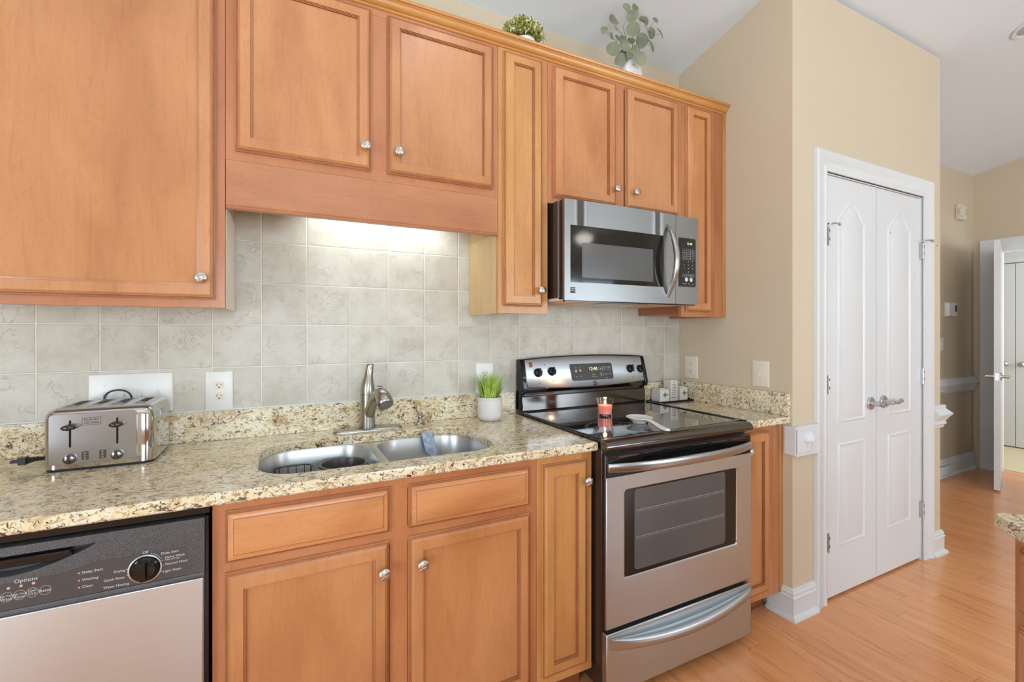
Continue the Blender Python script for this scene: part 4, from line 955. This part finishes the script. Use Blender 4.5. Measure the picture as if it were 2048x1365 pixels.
for tx, s, x, z, al in (('Off', .0078, DCX+.0, DCZ+.0360, 'CENTER'),
    ('Delay Start', .0074, DCX+.029, DCZ+.0270, 'LEFT'), ('Heavy Wash', .0074, DCX+.036, DCZ+.0165, 'LEFT'), ('Pots and Pans', .0050, DCX+.037, DCZ+.0110, 'LEFT'), ('Normal Wash', .0074, DCX+.037, DCZ+.0010, 'LEFT'), ('Light Wash', .0074, DCX+.033, DCZ-.0150, 'LEFT'),
    ('Drying', .0074, DCX-.036, DCZ+.0045, 'RIGHT'), ('Quick Rinse', .0074, DCX-.037, DCZ-.0110, 'RIGHT'), ('Water Heating', .0074, DCX-.029, DCZ-.0265, 'RIGHT')):
    text_mb(b, tx, s, x, yy, z, al, .0001)
fin('cycle_print', b, 'label_white', ov_, smooth=0); b = MB()
for a in (70, 62, 54, 46, 38, 30, 20, 0, -25, 170, 195):
    a = math.radians(a); b.lathe([(.0010, 0), (.0010, -.0003)], (DCX+.0335*math.cos(a), yy, DCZ+.0335*math.sin(a)), 'Y', 6)
fin('dial_ticks', b, 'label_white', ov_, smooth=0)
for x, z in ((-.4625, .7755), (-.4815, .7745), (-.5005, .7740)): b = MB(); b.lathe([(.0028, 0), (.0024, -.0008)], (x, yy+.0003, z), 'Y', 12); fin('indicator_light', b, 'led_red', ov_)
for z in (.7790, .7630, .7480): b = MB(); b.lathe([(.0018, 0), (.0016, -.0006)], (-.3905, yy+.0003, z), 'Y', 10); fin('indicator_light', b, 'led_red', ov_)
b = MB(); b.prism([(DY+.0, .7185), (DY-.0075, .7185), (DY-.0085, .7225), (DY-.0065, .7290), (DY-.0035, .7300), (DY+.0, .7300)], 'X', DWx0+.002, DWx1-.008); fin('panel_lip', b, 'speckle', dw, smooth=50)
fin('toe_panel', MB().box(DWx0+.002, DWx1-.002, -.50, -.53, 0, .10), 'black_plastic', dw)

# ------------------------------------------------------------------ decor above the cabinets
pp = thing('potted_plant', 'bushy yellow-green artificial plant on top of the cabinets', 'plant', (.917, -.235, 2.4405))
b = MB(); pc = (.917, -.235, 2.4408); b.lathe([(.02, 0), (.035, 0), (.042, .02), (.046, .075), (.047, .082), (.041, .082), (.038, .07)], pc, 'Z', 28); fin('pot', b, 'ceramic', pp)
def leafbush(seed, n, tip):
    b = MB(); rn = random.Random(seed)
    for i in range(n):
        a = rn.uniform(0, 2*PI); e = rn.uniform(-.15, 1.45); R_ = rn.choice((rn.uniform(.55, .95), rn.uniform(.8, 1.18)))
        if tip and R_ < .9: R_ = rn.uniform(.95, 1.15)
        x = pc[0]+.084*R_*math.cos(a)*math.cos(e); y = pc[1]+.062*R_*math.sin(a)*math.cos(e); z = pc[2]+.098+.070*R_*math.sin(e)
        y = max(y, -.33)
        d = Vector((rn.uniform(-1, 1), rn.uniform(-1, 1), rn.uniform(-.3, 1.2))).normalized(); s = rn.uniform(.004, .0105)
        u_ = d.cross(Vector((rn.random(), rn.random(), rn.random()))).normalized()
        c_ = Vector((x, y, z)); vs = [b.bm.verts.new(c_+q) for q in (-d*s, u_*s*.38, d*s, -u_*s*.38)]; b.face(vs)
    return b
f = fin('foliage', leafbush(2, 1500, False), 'leaf_small', pp, smooth=0); f['kind'] = 'stuff'
f = fin('pale_tips', leafbush(3, 700, True), 'blossom', pp, smooth=0); f['kind'] = 'stuff'
ev = thing('eucalyptus_vase', 'white ribbed arch vase of grey-green eucalyptus stems on the cabinet tops', 'vase', (1.469, -.265, 2.4405))
b = MB(); arch = [(-.052, 0)] + [(-.052*math.cos(a)*1.0, .078+.057*math.sin(a)) for a in [PI*k/20 for k in range(21)]] + [(.052, 0)]
L = []
for s_, y in ((.80, -.236), (1, -.246), (1, -.284), (.80, -.2935)): L.append([(1.469+p*s_, y, 2.4408+q*(1-(1-s_)*.35)) for p, q in arch])
b.loops(L)
for k in range(1, 4):
    s_ = 1-k*.24; pts = [(1.469+p*s_*.82, -.294, 2.4408+q*s_+.0) for p, q in arch]; b.tube(pts, .0020, 6)
fin('vase_body', b, 'ceramic', ev, smooth=50)
LV = [(1.403, -.315, 2.767, 0.021), (1.466, -.295, 2.804, 0.018), (1.333, -.306, 2.697, 0.028), (1.291, -.291, 2.649, 0.02), (1.36, -.289, 2.681, 0.018), (1.424, -.326, 2.734, 0.026), (1.428, -.329, 2.672, 0.031), (1.533, -.276, 2.776, 0.022), (1.574, -.313, 2.766, 0.015), (1.602, -.315, 2.712, 0.026), (1.594, -.265, 2.742, 0.023), (1.529, -.299, 2.758, 0.018), (1.381, -.276, 2.644, 0.02), (1.325, -.299, 2.628, 0.016), (1.401, -.288, 2.637, 0.021), (1.321, -.32, 2.555, 0.028), (1.391, -.289, 2.548, 0.029), (1.421, -.274, 2.597, 0.022), (1.443, -.296, 2.588, 0.024), (1.52, -.282, 2.675, 0.033), (1.567, -.286, 2.663, 0.03), (1.469, -.326, 2.549, 0.03), (1.457, -.281, 2.655, 0.019), (1.468, -.292, 2.614, 0.018), (1.397, -.31, 2.594, 0.019), (1.409, -.328, 2.712, 0.02), (1.387, -.274, 2.584, 0.019), (1.413, -.299, 2.562, 0.017), (1.399, -.283, 2.62, 0.017), (1.51, -.273, 2.58, 0.018)]
rl = random.Random(11); base_ = Vector((1.469, -.267, 2.575))
hubs = [Vector((1.40, -.29, 2.70)), Vector((1.55, -.29, 2.72)), Vector((1.45, -.30, 2.74)), Vector((1.36, -.29, 2.62))]
for hb in hubs:
    b = MB(); b.tube([base_+Vector((0, 0, -.06)), base_*.6+hb*.4+Vector((.006, 0, 0)), hb], [.0022, .0018, .0012], 6)
    for l in LV:
        p = Vector(l[:3]); k = min(hubs, key=lambda q: (q-p).length)
        if k is hb: 
            st_ = base_.lerp(hb, .55 if p.z < hb.z else 1.0); b.tube([st_, (st_+p)/2+Vector((0, 0, .004)), p], .0009, 5)
    fin('stem', b, 'stem', ev)
for x, y, z, r in LV:
    r *= 1.15; b = MB(); n = 16; nrm = Vector((rl.uniform(-.5, .5), -1, rl.uniform(-.5, .5))).normalized()
    u_ = nrm.cross(Vector((0, 0, 1))).normalized(); v_ = nrm.cross(u_); rot_ = rl.uniform(0, 2*PI); asp = rl.uniform(.72, 1.0)
    c_ = Vector((x, y, z)); cen = b.bm.verts.new(c_+nrm*r*.12); ring = []
    for k in range(n):
        a = 2*PI*k/n; q = r*(1+.06*math.cos(a)); uu = q*math.cos(a); vv = q*math.sin(a)*asp
        ring.append(b.bm.verts.new(c_+u_*(uu*math.cos(rot_)-vv*math.sin(rot_))+v_*(uu*math.sin(rot_)+vv*math.cos(rot_))+nrm*r*.25*(math.sin(a)**2)))
    for k in range(n): b.face([cen, ring[k], ring[(k+1) % n]])
    fin('leaf', b, 'euc', ev, smooth=80)

# ------------------------------------------------------------------ pantry doors, casings, trims
def casing(mb, x0, x1, z1, w, y, th=.018, wt=None, z0=0.0):
    """U-shaped door casing with stepped profile, inner opening x0..x1 up to z1"""
    prof = [(0, 0), (0, .010), (.006, .013), (.018, .013), (.022, .010), (w*.55, .012), (w*.62, .016), (w*.85, .020), (w-.006, .022), (w, .018), (w, 0)]
    L = []
    for d, h in prof: L.append([(x0-d, y-h, z0), (x0-d, y-h, z1+d), (x1+d, y-h, z1+d), (x1+d, y-h, z0)])
    return mb.loops(L, False, False, False)
b = MB(); casing(b, DX0-.006, DX1+.006, DH+.004, .092, YP); struct('trim_1', b, 'white_paint')
# jamb
b = MB(); b.box(DX0-.006, DX0+.003, YP+.0, YP+.1, 0, DH); b.box(DX1-.003, DX1+.006, YP, YP+.1, 0, DH); b.box(DX0-.006, DX1+.006, YP, YP+.1, DH-.004, DH+.006); b.box(DX0, DX1, YP+.048, YP+.06, 0, DH); struct('trim_2', b, 'white_paint')
def offs(poly, d):
    n = len(poly); out = []
    for i in range(n):
        p0, p1, p2 = Vector(poly[i-1]), Vector(poly[i]), Vector(poly[(i+1) % n])
        e1 = (p1-p0).normalized(); e2 = (p2-p1).normalized(); n1 = Vector((-e1.y, e1.x)); n2 = Vector((-e2.y, e2.x))
        m_ = (n1+n2); m_ = m_/max(.3, m_.length_squared/2*1.0) if m_.length > 1e-6 else n1
        out.append((p1.x+m_.x*d, p1.y+m_.y*d))
    return out
def relief(mb, poly, y):
    """raised-panel relief standing out of a flat door face (poly counter-clockwise)"""
    R_ = [(0, .0), (.007, .0055), (.009, .0058), (.017, .0008), (.020, .0006), (.038, .0070), (.039, .0072)]
    mb.loops([[(p[0], y-h, p[1]) for p in offs(poly, d)] for d, h in R_], True, False, True)
def leafpanels(mb, x0, x1, y, arch=True):
    mg = .108; a, c = x0+mg, x1-mg; zl, zu = .245, .750
    mb_ = mb; relief(mb_, [(a, zl), (c, zl), (c, zu), (a, zu)], y)
    zs, pk_ = 1.862, 1.945; top = []
    if arch:
        for k in range(33):
            t = k/32; x = c+(a-c)*t; u = abs(2*t-1)
            f_ = .38+.62*math.cos(u/.68*PI/2) if u <= .68 else .38*(1-math.sin((u-.68)/.32*PI/2))
            top.append((x, zs+(pk_-zs)*f_))
        poly = [(a, .850), (c, .850)]+top
    relief(mb_, poly, y)
SM = 2.7885
for i, (x0, x1) in enumerate(((DX0+.003, SM-.0026), (SM+.0026, DX1-.003))):
    yd = YP+.008
    b = MB(); b.box(x0, x1, yd, yd+.035, .012, 2.054); leafpanels(b, x0, x1, yd+.0002)
    d = struct('door_%d' % (i+1), b, 'white_paint')
    hx = x0+.005 if i == 0 else x1-.002
    for z in (1.755, 1.045, .290):
        b = MB(); b.tube([(hx, YP-.008, z-.045), (hx, YP-.008, z+.045)], .0058, 10); b.box(hx-.009, hx+.012, YP+.0085, YP+.0062, z-.044, z+.044); b.box(hx-.003, hx+.003, YP+.0085, YP-.006, z-.044, z+.044); hg = fin('hinge', b, 'hinge_metal', d)
        b = MB()
        for q in (-.022, .018): b.box(hx-.003, hx+.001, YP-.0130, YP-.0142, z+q, z+q+.014)
        fin('hinge_screws', b, 'panel_grey', hg)
    z = 1.812; b = MB(); b.lathe([(.008, z-.006), (.009, z), (.006, z+.006)], (hx, YP-.009, 0), 'Z', 14)
    b.tube([(hx, YP-.010, z), (hx+.020, YP-.026, z+.004), (hx+.040, YP-.034, z)], .0045, 8); b.lathe([(.006, 0), (.0085, .003), (.0085, .007)], (hx+.038, YP-.034, z), 'X', 12)
    b.tube([(hx, YP-.010, z), (hx-.012, YP-.022, z)], .0045, 8); fin('door_stop', b, 'hinge_metal', d)
    # lever set
    lx_ = 2.728 if i == 0 else 2.852; lz_ = .9270
    b = MB(); b.lathe([(.0325, yd), (.0325, yd-.008), (.030, yd-.0105), (.014, yd-.011), (.0115, yd-.030), (.0125, yd-.046), (.011, yd-.052)], (lx_, 0, lz_), 'Y', 32); hh = fin('lever_rose', b, 'hinge_metal', d)
    b = MB(); yl = yd-.045
    if i == 0: pts = [(lx_-.002, yl, lz_-.004), (lx_+.018, yl-.004, lz_+.006), (lx_+.036, yl-.004, lz_+.000), (lx_+.056, yl, lz_-.009), (lx_+.082, yl+.004, lz_-.006), (lx_+.100, yl+.008, lz_+.004)]
    else: pts = [(lx_-.004, yl, lz_), (lx_+.025, yl-.002, lz_), (lx_+.055, yl-.002, lz_-.004), (lx_+.078, yl, lz_+.004), (lx_+.098, yl+.004, lz_+.010), (lx_+.116, yl+.006, lz_-.002)]
    b.tube(pts, [.0105, .0100, .0098, .0095, .0085, .006], 14, .8); fin('lever', b, 'hinge_metal', hh, smooth=60)
# chair rail pieces with end blocks
CR = [(0, 0), (.012, 0), (.014, .012), (.018, .018), (.024, .022), (.020, .030), (.020, .040), (.026, .050), (.036, .066), (.044, .076), (.046, .082), (.036, .092), (.024, .104), (.020, .112), (.021, .122), (.018, .130), (0, .134)]
def railprof(d, z0): return [(p, z0+q) for p, q in CR]
b = MB(); zr = .738
# block at the pantry corner beside the casing
b.box(XR-.004+.0, DX0-.101, YP-.0005, YP-.020, zr+.012, zr+.130); b.box(XR-.007, DX0-.101, YP-.0005, YP-.025, zr+.118, zr+.134); b.box(XR-.007, DX0-.101, YP-.0005, YP-.024, zr, zr+.012)
b.box(XR-.012, XR+.0, YP-.0005+.03, YP-.020, zr+.004, zr+.130)
xc = XR+.088; zz = zr+.018
hp = [(.000, .0), (.014, .0), (.016, .008), (.009, .012), (.012, .020), (.020, .032), (.021, .040), (.034, .044), (.036, .052), (.034, .066), (.022, .082), (.010, .090), (.001, .094)]
L = []
for r, h in hp: L.append([(xc+r*math.cos(a), YP-.020-r*.75*math.sin(a), zz+h) for a in [PI*k/12 for k in range(13)]])
b.loops(L, False, True, True); struct('trim_3', b, 'white_paint', smooth=40)
b = MB(); X1 = 3.47
# right piece: front run then around the outside corner
xa_ = DX1+.100
L = [[(xa_, YP-p, z) for p, z in railprof(0, zr)], [(X1+p, YP-p, z) for p, z in railprof(0, zr)], [(X1+p, -.002, z) for p, z in railprof(0, zr)]]
b.loops(L); struct('trim_4', b, 'white_paint', smooth=15)
b = MB(); b.prism([(.006-p, z) for p, z in railprof(0, zr)], 'X', X1+.001, HX-.001); struct('trim_5', b, 'white_paint', smooth=40)
# baseboards
BP = [(0, 0), (.030, 0), (.030, .008), (.024, .016), (.017, .020), (.015, .022), (.015, .092), (.0185, .096), (.0185, .100), (.013, .104), (.0145, .118), (.010, .124), (.010, .130), (.005, .134), (0, .134)]
b = MB(); L = [[(XR-p, -.545, z) for p, z in BP], [(XR-p, YP-p, z) for p, z in BP], [(DX0-.0985, YP-p, z) for p, z in BP]]; b.loops(L); struct('baseboard_right', b, 'white_paint', smooth=40)
b = MB(); L = [[(DX1+.0985, YP-p, z) for p, z in BP], [(X1+p, YP-p, z) for p, z in BP], [(X1+p, -.03, z) for p, z in BP]]; b.loops(L); struct('baseboard_pantry', b, 'white_paint', smooth=40)
b = MB(); b.prism([(.006-p*1.25, z*1.12) for p, z in BP], 'X', X1+.032, HX-.001); struct('baseboard_back', b, 'white_paint', smooth=40)
# floor register on the hall baseboard
b = MB(); b.box(5.02, 5.36, -.031, -.036, .03, .10); 
for k in range(5): b.box(5.03, 5.35, -.036, -.038, .038+k*.012, .042+k*.012)
fin('wall_vent', b, 'white_paint', label='low white louvred vent set in the hallway baseboard', cat='vent')
# hall doorway casing, open leaf
b = MB()
def hy(d, h, z): return (HX-h, HY0+d, z)
prof = [(0, 0), (0, .010), (.010, .014), (.035, .012), (.075, .017), (.105, .020), (.110, .014), (.110, 0)]
b.loops([[(HX-h, HY0+d, 0), (HX-h, HY0+d, HH+d), (HX-h, HY1-d, HH+d), (HX-h, HY1-d, 0)] for d, h in prof], False, False, False)
struct('trim_6', b, 'white_paint')
b = MB(); b.box(HX, HX+.12, HY0, HY0-.015, 0, HH); b.box(HX, HX+.12, HY1+.015, HY1, 0, HH); b.box(HX, HX+.12, HY0, HY1, HH-.015, HH); b.box(HX+.05, HX+.062, HY0-.015, HY0-.028, 0, HH-.015); struct('trim_7', b, 'white_paint')
hd_ = thing('door_3', None, None, (HX-.012, HY0-.006, 0), kind='structure'); A_ = math.atan2(-.37-(HY0-.006), 5.158-(HX-.012)); hd_.rotation_euler.z = A_
LW = math.hypot(-.37-(HY0-.006), 5.158-(HX-.012))
WLOC[hd_.name] = Vector((0, 0, 0))
b = MB(); b.box(0, LW, 0, .036, .014, 2.035); fin('leaf', b, 'white_paint', hd_, bevel=.0015)
for s in (1, -1):
    y0 = .036 if s > 0 else 0
    b = MB(); b.lathe([(.032, y0), (.032, y0+s*.008), (.012, y0+s*.011), (.012, y0+s*.05)], (LW-.065, 0, .93), 'Y', 24); b.tube([(LW-.065, y0+s*.045, .93), (LW-.11, y0+s*.050, .93), (LW-.175, y0+s*.048, .926)], .009, 12); fin('lever', b, 'hinge_metal', hd_)
b = MB(); b.box(LW, LW+.0012, .006, .030, .90, .96); b.box(LW, LW+.010, .012, .024, .922, .938); fin('latch_plate', b, 'hinge_metal', hd_)
for z in (.28, 1.05, 1.80):
    b = MB(); b.tube([(-.004, -.004, z-.045), (-.004, -.004, z+.045)], .006, 10); b.box(0, .03, -.0015, .0, z-.045, z+.045); fin('hinge', b, 'hinge_metal', hd_)
# closet doors in the room beyond
CX_ = 7.3
for i, (y0, y1) in enumerate(((.70, .103), (.097, -.50))):
    b = MB(); b.box(CX_-.04, CX_-.005, y1, y0, .02, 2.05); d = struct('door_%d' % (4+i), b, 'white_paint')
    b = MB(); ky = .178 if i == 0 else .045; b.lathe([(.028, 0), (.030, -.004), (.014, -.008), (.012, -.022), (.026, -.032), (.028, -.042), (.018, -.052), (.001, -.054)], (CX_-.04, ky, .932), 'X', 20); fin('knob', b, 'hinge_metal', d)
b = MB(); b.box(CX_-.06, CX_, -.6, .8, 2.06, 2.17); b.box(CX_-.065, CX_, -.6, .8, 2.12, 2.13); b.box(CX_-.06, CX_, .71, .80, 0, 2.06); b.box(CX_-.06, CX_, -.6, -.51, 0, 2.06); struct('trim_8', b, 'white_paint')
# smoke detector & thermostat, screw
sm = thing('smoke_detector', 'small beige chime box high on the hallway wall', 'detector', (5.61, .006, 2.33))
b = MB(); b.box(5.545, 5.69, .0055, -.028, 2.33, 2.465); fin('case', b, 'cream', sm, bevel=.006)
b = MB(); b.lathe([(.052, 0), (.050, -.012), (.03, -.014)], (5.585, -.028, 2.397), 'Y', 28); fin('dome', b, 'cream', sm)
b = MB(); [b.box(5.655, 5.675, -.028, -.0295, z, z+.010) for z in (2.375, 2.395, 2.415)]; fin('vents', b, 'slot', sm)
tm = thing('thermostat', 'white thermostat with a small dark display on the hallway wall', 'thermostat', (5.41, .006, 1.43))
b = MB(); b.box(5.335, 5.365, .0055, -.010, 1.430, 1.560); b.box(5.345, 5.50, .0055, -.026, 1.437, 1.555); fin('case', b, 'white_plastic', tm, bevel=.003)
b = MB(); b.box(5.455, 5.490, -.0258, -.0272, 1.475, 1.535); fin('display', b, 'slot', tm)
b = MB(); b.lathe([(.004, YP), (.003, YP-.002)], (3.435, 0, 1.803), 'Y', 10); fin('wall_screw', b, 'slot', label='tiny screw left in beige wall beside the pantry door casing', cat='screw')

# ------------------------------------------------------------------ ceiling fixtures
def tilted(x, y): return Matrix.Translation((x, y, cz(y))) @ Matrix.Rotation(-math.atan(SL) if y > -3.2 else math.atan(SL), 4, 'X')
dl = thing('recessed_light', 'round white recessed downlight in the sloping ceiling beyond the pantry', 'ceiling light', (3.68, -.93, cz(-.93)))
b = MB(); b.lathe([(.052, -.0005), (.082, -.0005), (.085, -.004), (.080, -.008), (.064, -.007), (.060, .000)], (0, 0, 0), 'Z', 40, False, False); b.xf(tilted(3.73, -.96)); fin('trim_ring', b, 'white_paint', dl)
b = MB(); b.lathe([(.059, -.0030), (.04, -.0045), (.001, -.0050)], (0, 0, 0), 'Z', 32); b.xf(tilted(3.73, -.96)); fin('baffle', b, plain('baffle_grey', (.42, .42, .43), .4), dl)
cl = thing('flush_ceiling_lamp', 'round flush ceiling lamp over the kitchen floor', 'ceiling light', (.78, -1.35, cz(-1.35)))
b = MB(); b.lathe([(.17, 0), (.175, -.03), (.165, -.035)], (0, 0, 0), 'Z', 40); b.xf(tilted(.78, -1.35)); fin('base', b, 'white_paint', cl)
b = MB(); b.lathe([(.160, -.0352), (.150, -.065), (.10, -.095), (.03, -.108), (.001, -.109)], (0, 0, 0), 'Z', 40); b.xf(tilted(.78, -1.35)); fin('diffuser', b, 'lampglow', cl, smooth=60)
o = point('ceiling_lamp_light', (.78, -1.35, cz(-1.35)-.17), 7, (.95, .97, 1), .10)
fn = thing('ceiling_fan', 'ceiling fan with five dark blades and a glowing glass bowl in the living area', 'ceiling fan', (3.25, -4.0, 2.4))
fx, fy_, fz = 3.25, -4.0, 2.56
b = MB(); b.lathe([(.06, cz(fy_)-.001), (.07, cz(fy_)-.06), (.015, cz(fy_)-.09), (.015, fz+.12), (.09, fz+.10), (.11, fz+.04), (.09, fz), (.05, fz-.02)], (fx, fy_, 0), 'Z', 32); fin('motor', b, 'nickel', fn, smooth=50)
b = MB(); b.lathe([(.05, fz-.021), (.16, fz-.03), (.165, fz-.045), (.13, fz-.095), (.06, fz-.12), (.001, fz-.125)], (fx, fy_, 0), 'Z', 36); fin('glass_bowl', b, 'shade', fn, smooth=60)
for k in range(5):
    a = 2*PI*k/5+.3; mt = Matrix.Translation((fx, fy_, fz+.06)) @ Matrix.Rotation(a, 4, 'Z')
    b = MB(); L = [(.18, -.055), (.62, -.075), (.66, -.05), (.66, .05), (.62, .075), (.18, .055)]; b.prism(L, 'Z', -.004, .004); b.box(.08, .2, -.02, .02, -.006, .0); b.xf(mt @ Matrix.Rotation(.15, 4, 'X')); fin('blade', b, 'fan_blade', fn)
ul = thing('under_cabinet_light', 'white fluorescent strip light hidden behind the valance above the sink', 'strip light', (.36, -.09, 1.76))
fin('housing', MB().box(.08, .66, -.045, -.13, 1.775, 1.8245), 'white_paint', ul, bevel=.003)
b = MB(); b.tube([(.09, -.09, 1.765), (.65, -.09, 1.765)], .009, 12); fin('tube', b, 'lampglow', ul)
area('strip_light_glow', (.37, -.088, 1.750), (math.radians(25), 0, 0), .56, .03, 1.1, (.88, 1.0, .98))

# ------------------------------------------------------------------ peninsula corner at lower right (turned 45 degrees)
PC = Vector((1.366, -1.524, 0)); 
isl = thing('kitchen_peninsula', 'maple cabinet peninsula with granite top at the lower right edge, only its corner seen', 'kitchen island', (PC.x, PC.y, 0), rz=math.radians(-135)); WLOC[isl.name] = Vector((0, 0, 0))
# local +X runs toward (-1,-1); local +Y toward (1,-1)
b = MB(); b.prism([(.012, 0), (1.5, 0), (1.5, .70), (0, .70), (0, .012)], 'Z', .884, .914); fin('granite_top', b, 'granite', isl, bevel=.004, local=True)
b = MB(); b.box(.028, 1.46, .025, .66, .10, .8835); fin('body', b, 'maple', isl, local=True)
b = MB(); b.box(.10, 1.42, .10, .62, 0, .10); fin('toe_kick', b, 'maple_dark', isl, local=True)
for (x0, x1) in ((.058, .50), (.53, .97), (1.0, 1.44)):
    b = MB(); b.rects(x0, x1, .735, .862, .025, DRAWER_R); glaze(fin('drawer_front', b, 'maple_rail', isl, smooth=25, local=True), 10, (2, 4, 8))
    b = MB(); b.rects(x0, x1, .137, .705, .025, DOOR_R); d = fin('door', b, 'maple', isl, smooth=25, local=True); glaze(d, 16, (2, 4, 9, 11, 13))
